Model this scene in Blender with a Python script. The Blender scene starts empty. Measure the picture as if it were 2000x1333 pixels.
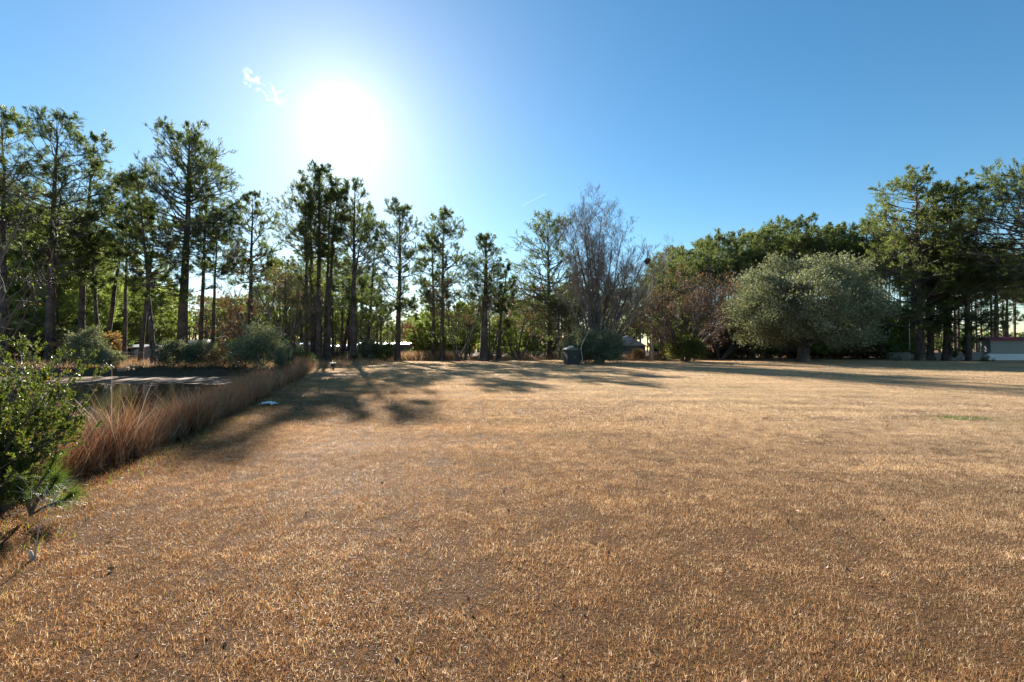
import bpy, math, random
import numpy as np
from mathutils import Vector

# ------------------------------------------------------------------ camera
F = 889.0                       # focal length in photograph pixels (2000 wide)
CAM_H = 1.6
PITCH = math.radians(0.93)
S = bpy.context.scene
cam_d = bpy.data.cameras.new("camera")
cam_d.lens = 16.0
cam_d.sensor_width = 36.0
cam_d.clip_start = 0.05
cam_d.clip_end = 3000.0
cam = bpy.data.objects.new("camera", cam_d)
cam.location = (0, 0, CAM_H)
cam.rotation_euler = (math.radians(90) + PITCH, 0, 0)
S.collection.objects.link(cam)
S.camera = cam


def ray(x, y):
    """world direction through photograph pixel (x, y), scaled so that Y = 1"""
    u, v = (x - 1000) / F, (666.5 - y) / F
    d = np.array([u, math.cos(PITCH) - v * math.sin(PITCH), math.sin(PITCH) + v * math.cos(PITCH)])
    return d / d[1]


def pt(x, y, d):
    r = ray(x, y)
    return np.array([r[0] * d, d, CAM_H + r[2] * d])


# ------------------------------------------------------------------ sun, sky
SUN_DIR = ray(670, 238)
SUN_DIR = SUN_DIR / np.linalg.norm(SUN_DIR)
SUN_EL = math.asin(SUN_DIR[2])
SUN_AZ = math.atan2(SUN_DIR[0], SUN_DIR[1])      # negative: left of the view
sun_d = bpy.data.lights.new("sun", 'SUN')
sun_d.energy = 5.0
sun_d.angle = math.radians(0.6)
sun_d.color = (1.0, 0.93, 0.83)
sun = bpy.data.objects.new("sun", sun_d)
sun.rotation_euler = Vector(SUN_DIR).to_track_quat('Z', 'Y').to_euler()
S.collection.objects.link(sun)

S.view_settings.view_transform = 'Standard'
S.view_settings.look = 'None'
S.view_settings.gamma = 1.0
S.view_settings.exposure = 1.55
S.cycles.max_bounces = 8
S.cycles.transparent_max_bounces = 8
S.cycles.sample_clamp_indirect = 6.0


class NT:
    """tiny node helper"""
    def __init__(self, tree):
        self.t = tree

    def n(self, typ, **kw):
        nd = self.t.nodes.new(typ)
        for k, v in kw.items():
            if k.startswith('i_'):
                key = k[2:]
                key = int(key) if key.isdigit() else key.replace('_', ' ')
                self.put(nd, key, v)
            else:
                setattr(nd, k, v)
        return nd

    def put(self, nd, key, v):
        s = nd.inputs[key]
        if isinstance(v, bpy.types.NodeSocket):
            self.t.links.new(v, s)
        else:
            if hasattr(s, 'default_value') and hasattr(s.default_value, '__len__') and not hasattr(v, '__len__'):
                v = [v] * len(s.default_value)
            if hasattr(v, '__len__') and hasattr(s, 'default_value') and hasattr(s.default_value, '__len__') \
                    and len(s.default_value) == 4 and len(v) == 3:
                v = (*v, 1)
            s.default_value = v

    def math(self, op, a, b=0.0, c=0.0, clamp=False):
        nd = self.n('ShaderNodeMath', operation=op, use_clamp=clamp)
        self.put(nd, 0, a)
        self.put(nd, 1, b)
        if op in ('MULTIPLY_ADD', 'SMOOTH_MIN', 'SMOOTH_MAX'):
            self.put(nd, 2, c)
        return nd.outputs[0]

    def vmath(self, op, a, b=(0, 0, 0), out=0):
        nd = self.n('ShaderNodeVectorMath', operation=op)
        self.put(nd, 0, a)
        self.put(nd, 1, b) if op not in ('LENGTH', 'NORMALIZE') else None
        return nd.outputs['Value'] if op in ('DOT_PRODUCT', 'LENGTH', 'DISTANCE') else nd.outputs[0]

    def scale(self, a, s):
        nd = self.n('ShaderNodeVectorMath', operation='SCALE')
        self.put(nd, 0, a)
        self.put(nd, 'Scale', s)
        return nd.outputs[0]

    def noise(self, vec, scale, detail=3, rough=0.55, dist=0.0):
        nd = self.n('ShaderNodeTexNoise')
        if vec is not None:
            self.put(nd, 'Vector', vec)
        self.put(nd, 'Scale', scale)
        self.put(nd, 'Detail', detail)
        self.put(nd, 'Roughness', rough)
        self.put(nd, 'Distortion', dist)
        return nd.outputs['Fac']

    def ramp(self, fac, stops, interp='LINEAR'):
        nd = self.n('ShaderNodeValToRGB')
        cr = nd.color_ramp
        cr.interpolation = interp
        while len(cr.elements) < len(stops):
            cr.elements.new(0.5)
        for e, (p, c) in zip(cr.elements, stops):
            e.position = p
            e.color = (*c, 1) if hasattr(c, '__len__') else (c, c, c, 1)
        self.put(nd, 'Fac', fac)
        return nd.outputs['Color']

    def mix(self, fac, a, b, mode='MIX'):
        nd = self.n('ShaderNodeMix', data_type='RGBA', blend_type=mode)
        self.put(nd, 0, fac)
        self.put(nd, 6, a)
        self.put(nd, 7, b)
        return nd.outputs[2]

    def smooth(self, v, a, b):
        nd = self.n('ShaderNodeMapRange', interpolation_type='SMOOTHSTEP')
        self.put(nd, 0, v)
        self.put(nd, 1, a)
        self.put(nd, 2, b)
        return nd.outputs[0]


world = bpy.data.worlds.new("World")
S.world = world
world.use_nodes = True
world.node_tree.nodes.clear()
w = NT(world.node_tree)
sky = w.n('ShaderNodeTexSky', sky_type='NISHITA', sun_disc=False)
sky.sun_elevation = SUN_EL
sky.sun_rotation = SUN_AZ
sky.altitude = 50
sky.air_density = 1.0
sky.dust_density = 0.15
sky.ozone_density = 2.0
dirn = w.vmath('NORMALIZE', w.n('ShaderNodeTexCoord').outputs['Generated'])
cosang = w.vmath('DOT_PRODUCT', dirn, tuple(SUN_DIR))
cosang = w.math('MAXIMUM', cosang, 0.0)
# aureole of the sun in thin winter air
SKY_STR = 0.051
hsv = w.n('ShaderNodeHueSaturation')
w.put(hsv, 'Saturation', 1.27)
w.put(hsv, 'Value', 1.1)
w.put(hsv, 'Hue', 0.491)
w.put(hsv, 'Color', sky.outputs[0])
bg_sky = w.n('ShaderNodeBackground', i_Color=hsv.outputs[0], i_Strength=SKY_STR)
g1 = w.math('ADD', w.math('MULTIPLY', w.math('POWER', cosang, 1500.0), 0.6), w.math('MULTIPLY', w.math('POWER', cosang, 260.0), 0.10))
g2 = w.math('MULTIPLY', w.math('POWER', cosang, 60.0), 0.035)
g3 = w.math('MULTIPLY', w.math('POWER', cosang, 12.0), 0.028)
glow = w.math('ADD', w.math('ADD', g1, g2), g3)
bg_glow = w.n('ShaderNodeBackground', i_Color=(0.93, 0.97, 1.0), i_Strength=glow)
# a small wisp of cloud and a short contrail far up
cdir = ray(517, 168)
cdir = cdir / np.linalg.norm(cdir)
a_, b_ = ray(492, 152), ray(545, 192)
a_, b_ = a_ / np.linalg.norm(a_), b_ / np.linalg.norm(b_)


def seg_dist(a, b):
    ab = b - a
    t = w.math('MULTIPLY', w.vmath('DOT_PRODUCT', w.vmath('SUBTRACT', dirn, tuple(a)), tuple(ab)),
               1.0 / float(ab @ ab), clamp=True)
    foot = w.vmath('ADD', w.scale(tuple(ab), t), tuple(a))
    return w.vmath('DISTANCE', dirn, foot), t


cd, ct = seg_dist(a_, b_)
cn = w.noise(dirn, 75.0, 5, 0.62, 0.6)
cdn = w.math('ADD', cd, w.math('MULTIPLY', w.math('SUBTRACT', w.noise(dirn, 45.0, 2), 0.5), 0.02))
cm = w.math('MULTIPLY', w.math('SUBTRACT', 1.0, w.smooth(cdn, 0.002, 0.017)), w.smooth(cn, 0.44, 0.66))
a2, b2 = ray(1020, 402), ray(1065, 379)
a2, b2 = a2 / np.linalg.norm(a2), b2 / np.linalg.norm(b2)
td, tt = seg_dist(a2, b2)
tm = w.math('MULTIPLY', w.math('SUBTRACT', 1.0, w.smooth(td, 0.0003, 0.0014)), 0.16)
cl = w.math('MULTIPLY', w.math('ADD', cm, tm), 0.30)
bg_cloud = w.n('ShaderNodeBackground', i_Color=(1, 1, 1), i_Strength=cl)
add1 = w.n('ShaderNodeAddShader', i_0=bg_sky.outputs[0], i_1=bg_glow.outputs[0])
add2 = w.n('ShaderNodeAddShader', i_0=add1.outputs[0], i_1=bg_cloud.outputs[0])
w.n('ShaderNodeOutputWorld', i_Surface=add2.outputs[0])

# ------------------------------------------------------------------ materials


def mat(name):
    m = bpy.data.materials.new(name)
    m.use_nodes = True
    m.node_tree.nodes.clear()
    return m, NT(m.node_tree)


def bark_mat(name, c1, c2, scale=6.0):
    m, t = mat(name)
    co = t.n('ShaderNodeTexCoord').outputs['Object']
    mp = t.n('ShaderNodeMapping')
    t.put(mp, 'Vector', co)
    t.put(mp, 'Scale', (1, 1, 0.28))
    v = t.n('ShaderNodeTexVoronoi', feature='DISTANCE_TO_EDGE')
    t.put(v, 'Vector', mp.outputs[0])
    t.put(v, 'Scale', scale)
    n1 = t.noise(mp.outputs[0], scale * 2.2, 4, 0.65)
    n2 = t.noise(co, 0.6, 2)
    plates = t.math('MULTIPLY', t.smooth(v.outputs['Distance'], 0.0, 0.14), n1)
    col = t.ramp(plates, [(0.05, [k * 0.35 for k in c1]), (0.35, c1), (0.7, c2)])
    col = t.mix(t.smooth(n2, 0.45, 0.7), col, [k * 1.25 for k in c2])
    bp = t.n('ShaderNodeBump', i_Strength=0.7, i_Distance=0.04)
    t.put(bp, 'Height', plates)
    p = t.n('ShaderNodeBsdfPrincipled', i_Roughness=0.85)
    t.put(p, 'Base Color', col)
    t.put(p, 'Normal', bp.outputs[0])
    t.n('ShaderNodeOutputMaterial', i_Surface=p.outputs[0])
    return m


def leaf_mat(name, stops, trans_mul=(1.5, 1.7, 0.9), trans=0.4, rough=0.42, spec=0.5, var=0.25):
    """leaf colour runs over a per-leaf random; each tree shifts a little"""
    m, t = mat(name)
    at = t.n('ShaderNodeAttribute', attribute_name='hue')
    oi = t.n('ShaderNodeObjectInfo')
    col = t.ramp(at.outputs['Fac'], stops)
    hs = t.n('ShaderNodeHueSaturation')
    t.put(hs, 'Color', col)
    t.put(hs, 'Value', t.math('MULTIPLY_ADD', oi.outputs['Random'], var * 2, 1 - var))
    t.put(hs, 'Hue', t.math('MULTIPLY_ADD', oi.outputs['Random'], -0.03, 0.515))
    p = t.n('ShaderNodeBsdfPrincipled', i_Roughness=rough)
    t.put(p, 'Specular IOR Level', spec)
    t.put(p, 'Base Color', hs.outputs[0])
    tr = t.n('ShaderNodeBsdfTranslucent')
    t.put(tr, 'Color', t.mix(1.0, hs.outputs[0], trans_mul, 'MULTIPLY'))
    mx = t.n('ShaderNodeMixShader', i_0=trans, i_1=p.outputs[0], i_2=tr.outputs[0])
    t.n('ShaderNodeOutputMaterial', i_Surface=mx.outputs[0])
    return m


def plain_mat(name, c, rough=0.6, metal=0.0, spec=0.5, noise=0.15, nscale=8.0, stripes=None):
    m, t = mat(name)
    co = t.n('ShaderNodeTexCoord').outputs['Object']
    nz = t.noise(co, nscale, 4, 0.6)
    f = t.math('MULTIPLY_ADD', nz, noise * 2, 1 - noise)
    col = t.mix(1.0, c, f, 'MULTIPLY')
    p = t.n('ShaderNodeBsdfPrincipled', i_Roughness=rough, i_Metallic=metal)
    t.put(p, 'Specular IOR Level', spec)
    t.put(p, 'Base Color', col)
    if stripes:
        wv = t.n('ShaderNodeTexWave', wave_type='BANDS', bands_direction=stripes[0])
        t.put(wv, 'Vector', co)
        t.put(wv, 'Scale', stripes[1])
        bp = t.n('ShaderNodeBump', i_Strength=0.8, i_Distance=0.02)
        t.put(bp, 'Height', wv.outputs['Fac'])
        t.put(p, 'Normal', bp.outputs[0])
    t.n('ShaderNodeOutputMaterial', i_Surface=p.outputs[0])
    return m


M = {}
M['pine_bark'] = bark_mat('pine_bark', (0.055, 0.037, 0.029), (0.125, 0.085, 0.068), 5.0)
M['grey_bark'] = bark_mat('grey_bark', (0.07, 0.06, 0.052), (0.17, 0.145, 0.125), 9.0)
M['oak_bark'] = bark_mat('oak_bark', (0.06, 0.05, 0.042), (0.13, 0.11, 0.095), 8.0)
M['twig'] = plain_mat('twig_bark', (0.115, 0.09, 0.077), 0.75, noise=0.3)
M['bare_twig'] = plain_mat('grey_twig_bark', (0.19, 0.155, 0.135), 0.7, noise=0.25)
M['pale_twig'] = plain_mat('pale_twig_bark', (0.36, 0.31, 0.27), 0.7, noise=0.3)
M['dead_wood'] = plain_mat('dead_wood', (0.42, 0.38, 0.33), 0.8, noise=0.3)
PINE = [(0.0, (0.040, 0.056, 0.020)), (0.55, (0.078, 0.102, 0.032)), (0.85, (0.125, 0.15, 0.045)), (1.0, (0.18, 0.15, 0.06))]
M['pine'] = leaf_mat('pine_needles', PINE, (2.1, 2.15, 1.35), trans=0.56, var=0.22)
M['young_pine'] = leaf_mat('young_pine_needles',
                           [(0, (0.11, 0.145, 0.045)), (0.6, (0.20, 0.24, 0.075)), (1, (0.32, 0.34, 0.12))],
                           (1.6, 1.75, 0.9), trans=0.55)
M['seedling'] = leaf_mat('seedling_needles', [(0, (0.055, 0.085, 0.02)), (1, (0.12, 0.16, 0.03))], (1.3, 1.45, 0.8), 0.5, var=0.05)
M['oak'] = leaf_mat('evergreen_oak_leaves',
                    [(0, (0.085, 0.10, 0.06)), (0.6, (0.18, 0.195, 0.125)), (1, (0.32, 0.33, 0.23))],
                    (1.5, 1.5, 0.9), trans=0.32, rough=0.6, spec=0.4)
M['shrub'] = leaf_mat('glossy_shrub_leaves',
                      [(0, (0.04, 0.065, 0.018)), (0.6, (0.075, 0.11, 0.03)), (0.9, (0.15, 0.17, 0.04)), (1, (0.2, 0.13, 0.04))],
                      (1.8, 2.0, 0.7), trans=0.36, rough=0.42, spec=0.7)
M['near_shrub'] = leaf_mat('near_shrub_leaves',
                           [(0, (0.045, 0.058, 0.018)), (0.6, (0.085, 0.105, 0.03)), (0.95, (0.17, 0.19, 0.05)), (1, (0.28, 0.08, 0.03))],
                           (1.9, 1.95, 0.7), trans=0.36, rough=0.4, spec=0.55, var=0.08)
M['brown_leaf'] = leaf_mat('dry_brown_leaves',
                           [(0, (0.10, 0.07, 0.045)), (0.6, (0.20, 0.14, 0.07)), (1, (0.32, 0.22, 0.08))],
                           (1.4, 1.2, 0.8), trans=0.4, rough=0.5)
M['red_leaf'] = leaf_mat('dark_red_leaves', [(0, (0.14, 0.04, 0.03)), (1, (0.32, 0.09, 0.05))], (1.4, 1.1, 0.9), 0.4)
M['seed'] = plain_mat('seed_pods', (0.06, 0.035, 0.022), 0.7, noise=0.3)

# dry grass blades; straw tones, with sun highlights painted into the palest stops
GRASS = [(0.0, (0.10, 0.045, 0.02)), (0.35, (0.27, 0.125, 0.048)), (0.7, (0.42, 0.235, 0.105)), (0.88, (0.58, 0.41, 0.24)),
         (0.965, (0.72, 0.60, 0.45)), (0.97, (0.16, 0.20, 0.03)), (1.0, (0.22, 0.27, 0.04))]


def grass_mat(name, stops, trans=0.35, rough=0.35, spec=0.6):
    m, t = mat(name)
    at = t.n('ShaderNodeAttribute', attribute_name='hue')
    pos = t.n('ShaderNodeNewGeometry').outputs['Position']
    col = t.ramp(at.outputs['Fac'], stops)
    sx = t.n('ShaderNodeSeparateXYZ')
    t.put(sx, 0, pos)
    # the sward grows paler and greyer towards the open right side of the field
    side = t.smooth(t.math('MULTIPLY_ADD', sx.outputs['Y'], 0.6, sx.outputs['X']), -3.0, 16.0)
    pale = t.mix(0.44, t.mix(1.0, col, (1.38, 1.36, 1.24), 'MULTIPLY'), (0.68, 0.55, 0.37))
    col = t.mix(side, t.mix(1.0, col, (1.2, 1.08, 0.84), 'MULTIPLY'), pale)
    n1 = t.noise(pos, 0.9, 4, 0.6)
    n2 = t.noise(pos, 0.17, 3, 0.5)
    col = t.mix(t.math('MULTIPLY', t.smooth(n2, 0.52, 0.72), 0.25), col, (0.22, 0.20, 0.07))
    bm = t.n('ShaderNodeMapping')
    t.put(bm, 'Vector', pos)
    t.put(bm, 'Scale', (0.10, 1.1, 1))
    t.put(bm, 'Rotation', (0, 0, 0.16))
    band = t.noise(bm.outputs[0], 1.0, 2, 0.5)
    n3 = t.noise(pos, 5.0, 3, 0.6)
    f = t.math('MULTIPLY', t.math('MULTIPLY_ADD', n1, 0.8, 0.6), t.math('MULTIPLY_ADD', band, 0.85, 0.55))
    f = t.math('MULTIPLY', f, t.math('MULTIPLY_ADD', n3, 0.8, 0.6))
    scuff = t.smooth(t.noise(bm.outputs[0], 2.6, 4, 0.65), 0.60, 0.72)
    f = t.math('MULTIPLY', f, t.math('MULTIPLY_ADD', scuff, -0.45, 1.0))
    col = t.mix(1.0, col, f, 'MULTIPLY')
    p = t.n('ShaderNodeBsdfPrincipled', i_Roughness=rough)
    t.put(p, 'Specular IOR Level', spec)
    t.put(p, 'Base Color', col)
    tr = t.n('ShaderNodeBsdfTranslucent')
    t.put(tr, 'Color', col)
    mx = t.n('ShaderNodeMixShader', i_0=trans, i_1=p.outputs[0], i_2=tr.outputs[0])
    t.n('ShaderNodeOutputMaterial', i_Surface=mx.outputs[0])
    return m


M['grass'] = grass_mat('dry_lawn_grass', GRASS, 0.5, 0.4, 0.45)


def simple_blade_mat(name, stops, trans=0.4, rough=0.4):
    m, t = mat(name)
    at = t.n('ShaderNodeAttribute', attribute_name='hue')
    pos = t.n('ShaderNodeNewGeometry').outputs['Position']
    col = t.ramp(at.outputs['Fac'], stops)
    col = t.mix(1.0, col, t.math('MULTIPLY_ADD', t.noise(pos, 0.8, 3), 0.6, 0.7), 'MULTIPLY')
    p = t.n('ShaderNodeBsdfPrincipled', i_Roughness=rough)
    t.put(p, 'Base Color', col)
    tr = t.n('ShaderNodeBsdfTranslucent')
    t.put(tr, 'Color', col)
    mx = t.n('ShaderNodeMixShader', i_0=trans, i_1=p.outputs[0], i_2=tr.outputs[0])
    t.n('ShaderNodeOutputMaterial', i_Surface=mx.outputs[0])
    return m


M['reed'] = simple_blade_mat('dry_reeds', [(0, (0.13, 0.048, 0.022)), (0.4, (0.30, 0.12, 0.045)), (0.8, (0.45, 0.24, 0.11)),
                                           (0.97, (0.55, 0.47, 0.36)), (1, (0.14, 0.19, 0.04))], 0.3, 0.5)
M['sedge'] = simple_blade_mat('dark_sedge', [(0, (0.06, 0.04, 0.025)), (0.7, (0.15, 0.10, 0.05)), (1, (0.12, 0.13, 0.04))], 0.25)
M['straw'] = simple_blade_mat('orange_straw', [(0, (0.26, 0.14, 0.07)), (0.7, (0.42, 0.26, 0.13)), (1, (0.55, 0.42, 0.25))])
M['weed'] = simple_blade_mat('green_weed', [(0, (0.07, 0.14, 0.02)), (1, (0.17, 0.28, 0.04))])

# ------------------------------------------------------------------ geometry helpers


class Geo:
    def __init__(self):
        self.V, self.Fc, self.H, self.n = [], [], [], 0

    def add(self, V, Fs, hue=None):
        V = np.asarray(V, dtype=np.float32).reshape(-1, 3)
        if not isinstance(Fs, (list, tuple)):
            Fs = [Fs]
        for f in Fs:
            f = np.asarray(f, dtype=np.int64)
            if f.size:
                self.Fc.append(f + self.n)
        self.V.append(V)
        if hue is None:
            hue = np.full(len(V), 0.5, np.float32)
        self.H.append(np.broadcast_to(np.asarray(hue, np.float32), (len(V),)))
        self.n += len(V)
        return self

    def tubes(self, P, R, sides=5, cap=True, hue=None):
        """P (N,K,3) polylines, R (N,K) radii"""
        P = np.asarray(P, float)
        R = np.asarray(R, float)
        if P.ndim == 2:
            P, R = P[None], R[None]
        N, K, _ = P.shape
        if N == 0:
            return self
        T = np.gradient(P, axis=1)
        T /= np.linalg.norm(T, axis=2, keepdims=True) + 1e-9
        ref = np.where(np.abs(T[:, :1, 2:3]) > 0.8, np.array([1.0, 0, 0]), np.array([0, 0, 1.0]))
        ref = np.broadcast_to(ref, T.shape)
        A = np.cross(T, ref)
        A /= np.linalg.norm(A, axis=2, keepdims=True) + 1e-9
        B = np.cross(T, A)
        an = np.arange(sides) / sides * 2 * np.pi
        ring = (P[:, :, None, :] + R[:, :, None, None] * (A[:, :, None, :] * np.cos(an)[None, None, :, None]
                                                         + B[:, :, None, :] * np.sin(an)[None, None, :, None]))
        V = ring.reshape(-1, 3)
        base = (np.arange(N) * K * sides)[:, None, None]
        k = (np.arange(K - 1) * sides)[None, :, None]
        s = np.arange(sides)[None, None, :]
        s2 = (s + 1) % sides
        q = np.stack([base + k + s, base + k + s2, base + k + sides + s2, base + k + sides + s], -1).reshape(-1, 4)
        fs = [q]
        if cap:
            b2 = (np.arange(N) * K * sides)[:, None]
            fs.append(b2 + (K - 1) * sides + np.arange(sides)[None])
        return self.add(V, fs, hue)

    def box(self, c, d, rz=0.0, hue=None):
        x, y, z = [k / 2 for k in d]
        v = np.array([[sx * x, sy * y, sz * z] for sz in (-1, 1) for sx, sy in ((-1, -1), (1, -1), (1, 1), (-1, 1))])
        ca, sa = math.cos(rz), math.sin(rz)
        v = np.stack([v[:, 0] * ca - v[:, 1] * sa, v[:, 0] * sa + v[:, 1] * ca, v[:, 2]], 1) + np.array(c)
        f = np.array([[0, 3, 2, 1], [4, 5, 6, 7], [0, 1, 5, 4], [1, 2, 6, 5], [2, 3, 7, 6], [3, 0, 4, 7]])
        return self.add(v, f, hue)

    def build(self, name, m, parent=None, smooth=False):
        me = bpy.data.meshes.new(name)
        V = np.concatenate(self.V) if self.V else np.zeros((0, 3), np.float32)
        me.vertices.add(len(V))
        me.vertices.foreach_set('co', V.astype(np.float32).ravel())
        if self.Fc:
            loops = np.concatenate([f.ravel() for f in self.Fc])
            tot = np.concatenate([np.full(len(f), f.shape[1]) for f in self.Fc])
            st = np.concatenate([[0], np.cumsum(tot)[:-1]])
            me.loops.add(len(loops))
            me.loops.foreach_set('vertex_index', loops.astype(np.int32))
            me.polygons.add(len(tot))
            me.polygons.foreach_set('loop_start', st.astype(np.int32))
            me.polygons.foreach_set('use_smooth', np.full(len(tot), smooth))
        a = me.attributes.new('hue', 'FLOAT', 'POINT')
        a.data.foreach_set('value', np.concatenate(self.H).astype(np.float32))
        me.update(calc_edges=True)
        me.validate()
        me.materials.append(m)
        o = bpy.data.objects.new(name, me)
        o.parent = parent
        S.collection.objects.link(o)
        return o


def nrm(v):
    return v / (np.linalg.norm(v, axis=-1, keepdims=True) + 1e-9)


def lerp_poly(P, R, t):
    """point, tangent, radius at parameter t on each of P (N,K,3)"""
    N, K, _ = P.shape
    f = t * (K - 1)
    i = np.clip(f.astype(int), 0, K - 2)
    u = (f - i)
    ar = np.arange(N)
    p0, p1 = P[ar, i], P[ar, i + 1]
    r0, r1 = R[ar, i], R[ar, i + 1]
    return p0 + (p1 - p0) * u[:, None], nrm(p1 - p0), r0 + (r1 - r0) * u


def grow(p, d, L, r0, K, rng, wob=0.12, up=0.0, tip=0.35):
    """polylines from points p along directions d; up may be an array"""
    N = len(p)
    P = np.zeros((N, K, 3))
    P[:, 0] = p
    d = d.copy()
    for j in range(1, K):
        d = nrm(d + rng.normal(0, wob, (N, 3)) + np.stack([np.zeros(N), np.zeros(N), np.ones(N) * up], 1))
        P[:, j] = P[:, j - 1] + d * (L / (K - 1))[:, None]
    R = r0[:, None] * np.linspace(1, tip, K)[None]
    return P, R


def spawn(P, R, n, t0, t1, Lf, ang, rng, K=4, wob=0.12, up=0.0, rf=0.55, minr=0.006, tip=0.35, jit=0.35):
    N = len(P)
    idx = np.repeat(np.arange(N), n)
    t = rng.uniform(t0, t1, len(idx))
    p, tg, r = lerp_poly(P[idx], R[idx], t)
    rnd = rng.normal(0, 1, (len(idx), 3))
    perp = nrm(rnd - (rnd * tg).sum(1, keepdims=True) * tg)
    a = ang * rng.uniform(0.7, 1.3, len(idx))
    d = nrm(tg * np.cos(a)[:, None] + perp * np.sin(a)[:, None])
    plen = np.linalg.norm(np.diff(P, axis=1), axis=2).sum(1)[idx]
    L = plen * Lf * rng.uniform(1 - jit, 1 + jit, len(idx)) * (1.15 - 0.5 * t)
    r = np.maximum(np.minimum(r * 0.9, r * rf * 1.2), minr)
    return grow(p, d, L, r, K, rng, wob, up, tip)


def needles(g, C, D, n, L, wd, rng, spread=0.9):
    M_ = len(C)
    C = np.repeat(C, n, 0)
    D = np.repeat(D, n, 0)
    d = nrm(D + rng.normal(0, spread, C.shape))
    side = nrm(np.cross(d, rng.normal(0, 1, C.shape)))
    L_ = L * rng.uniform(0.6, 1.15, len(C))
    C = C + D * (rng.uniform(-0.5, 0.3, len(C)) * L)[:, None]
    V = np.stack([C - side * wd / 2, C + side * wd / 2, C + d * L_[:, None]], 1).reshape(-1, 3)
    Fc = np.arange(len(V)).reshape(-1, 3)
    h = np.repeat(np.repeat(rng.uniform(0, 0.95, M_), n), 3)
    g.add(V, Fc, h)


def leaves(g, C, a, b, rng, up=0.3, D=None, hue=None):
    """diamond leaves, length a, width b, lightly folded"""
    N = len(C)
    d = rng.normal(0, 1, (N, 3))
    if D is not None:
        d = nrm(d) * 0.8 + D
    d = nrm(d)
    nn = rng.normal(0, 1, (N, 3))
    nn[:, 2] += up
    side = nrm(np.cross(d, nn))
    nn = np.cross(side, d)
    s = rng.uniform(0.65, 1.25, N)[:, None]
    V = np.stack([C, C + d * a * 0.5 * s + side * b * 0.5 * s + nn * b * 0.12, C + d * a * s - nn * a * 0.08,
                  C + d * a * 0.5 * s - side * b * 0.5 * s + nn * b * 0.12], 1).reshape(-1, 3)
    h = rng.uniform(0, 1, N) if hue is None else hue
    g.add(V, np.arange(4 * N).reshape(-1, 4), np.repeat(h, 4))


def blades(g, B, L, wd, rng, tilt=0.5, K=3, bend=0.4, hue=None):
    """grass blades rooted at B (N,3)"""
    N = len(B)
    az = rng.uniform(0, 2 * np.pi, N)
    hd = np.stack([np.cos(az), np.sin(az), np.zeros(N)], 1)
    tl = np.abs(rng.normal(0, tilt, N))
    faz = rng.uniform(0, 2 * np.pi, N)
    side = np.stack([np.cos(faz), np.sin(faz), np.zeros(N)], 1)
    L = L * rng.uniform(0.5, 1.3, N)
    W = wd * rng.uniform(0.7, 1.3, N)
    pts, p, th = [B], B, tl
    for j in range(K - 1):
        d = hd * np.sin(th)[:, None] + np.array([0, 0, 1.0]) * np.cos(th)[:, None]
        p = p + d * (L / (K - 1))[:, None]
        pts.append(p)
        th = np.minimum(th + bend * rng.uniform(0.2, 1.6, N), 2.2)
    out, m = [], 0
    for j in range(K - 1):
        ww = (W * (1 - 0.55 * j / (K - 1)))[:, None]
        out += [pts[j] - side * ww / 2, pts[j] + side * ww / 2]
    out.append(pts[-1])
    nv = len(out)
    V = np.stack(out, 1).reshape(-1, 3)
    b = np.arange(N)[:, None] * nv
    fs = []
    for j in range(K - 2):
        fs.append(b + np.array([[2 * j, 2 * j + 1, 2 * j + 3, 2 * j + 2]]))
    fs.append(b + np.array([[2 * (K - 2), 2 * (K - 2) + 1, nv - 1]]))
    h = rng.uniform(0, 1, N) if hue is None else hue
    g.add(V, fs, np.repeat(h, nv))


def tag(o, label=None, cat=None, group=None, kind=None):
    if label:
        o['label'] = label
    if cat:
        o['category'] = cat
    if group:
        o['group'] = group
    if kind:
        o['kind'] = kind
    return o


def empty(name, loc, rz=0.0, label=None, cat=None, group=None):
    o = bpy.data.objects.new(name, None)
    o.location = tuple(float(k) for k in loc)
    o.rotation_euler = (0, 0, rz)
    o.empty_display_size = 0.2
    S.collection.objects.link(o)
    return tag(o, label, cat, group)


def copy_tree(root, loc, rz=0.0, sc=(1, 1, 1), label=None, group=None):
    r = root.copy()
    S.collection.objects.link(r)
    r.location = tuple(float(k) for k in loc)
    r.rotation_euler = (0, 0, rz)
    r.scale = sc
    if label:
        r['label'] = label
    if group:
        r['group'] = group
    for ch in list(root.children):
        c = ch.copy()
        S.collection.objects.link(c)
        c.parent = r
        for gch in list(ch.children):
            d = gch.copy()
            S.collection.objects.link(d)
            d.parent = c
    return r


# ------------------------------------------------------------------ pond and ground
POND = np.array([(-6.3, 7.0), (-7.3, 11), (-8.7, 15), (-10.6, 20), (-12.8, 26), (-15.0, 31), (-18, 34.6), (-25, 35.4), (-36, 34.8),
                 (-50, 36), (-64, 30), (-50, 18), (-24, 13.5), (-12.5, 10)])


def pond_sd(X, Y):
    """signed distance to the pond outline, negative inside"""
    d = np.full(X.shape, 1e9)
    inside = np.zeros(X.shape, bool)
    n = len(POND)
    for i in range(n):
        a, b = POND[i], POND[(i + 1) % n]
        ex, ey = b - a
        t = np.clip(((X - a[0]) * ex + (Y - a[1]) * ey) / (ex * ex + ey * ey), 0, 1)
        d = np.minimum(d, np.hypot(X - a[0] - t * ex, Y - a[1] - t * ey))
        c = ((a[1] > Y) != (b[1] > Y)) & (X < (b[0] - a[0]) * (Y - a[1]) / (b[1] - a[1] + 1e-12) + a[0])
        inside ^= c
    return np.where(inside, -d, d)


def ss(v, a, b):
    t = np.clip((v - a) / (b - a), 0, 1)
    return t * t * (3 - 2 * t)


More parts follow.
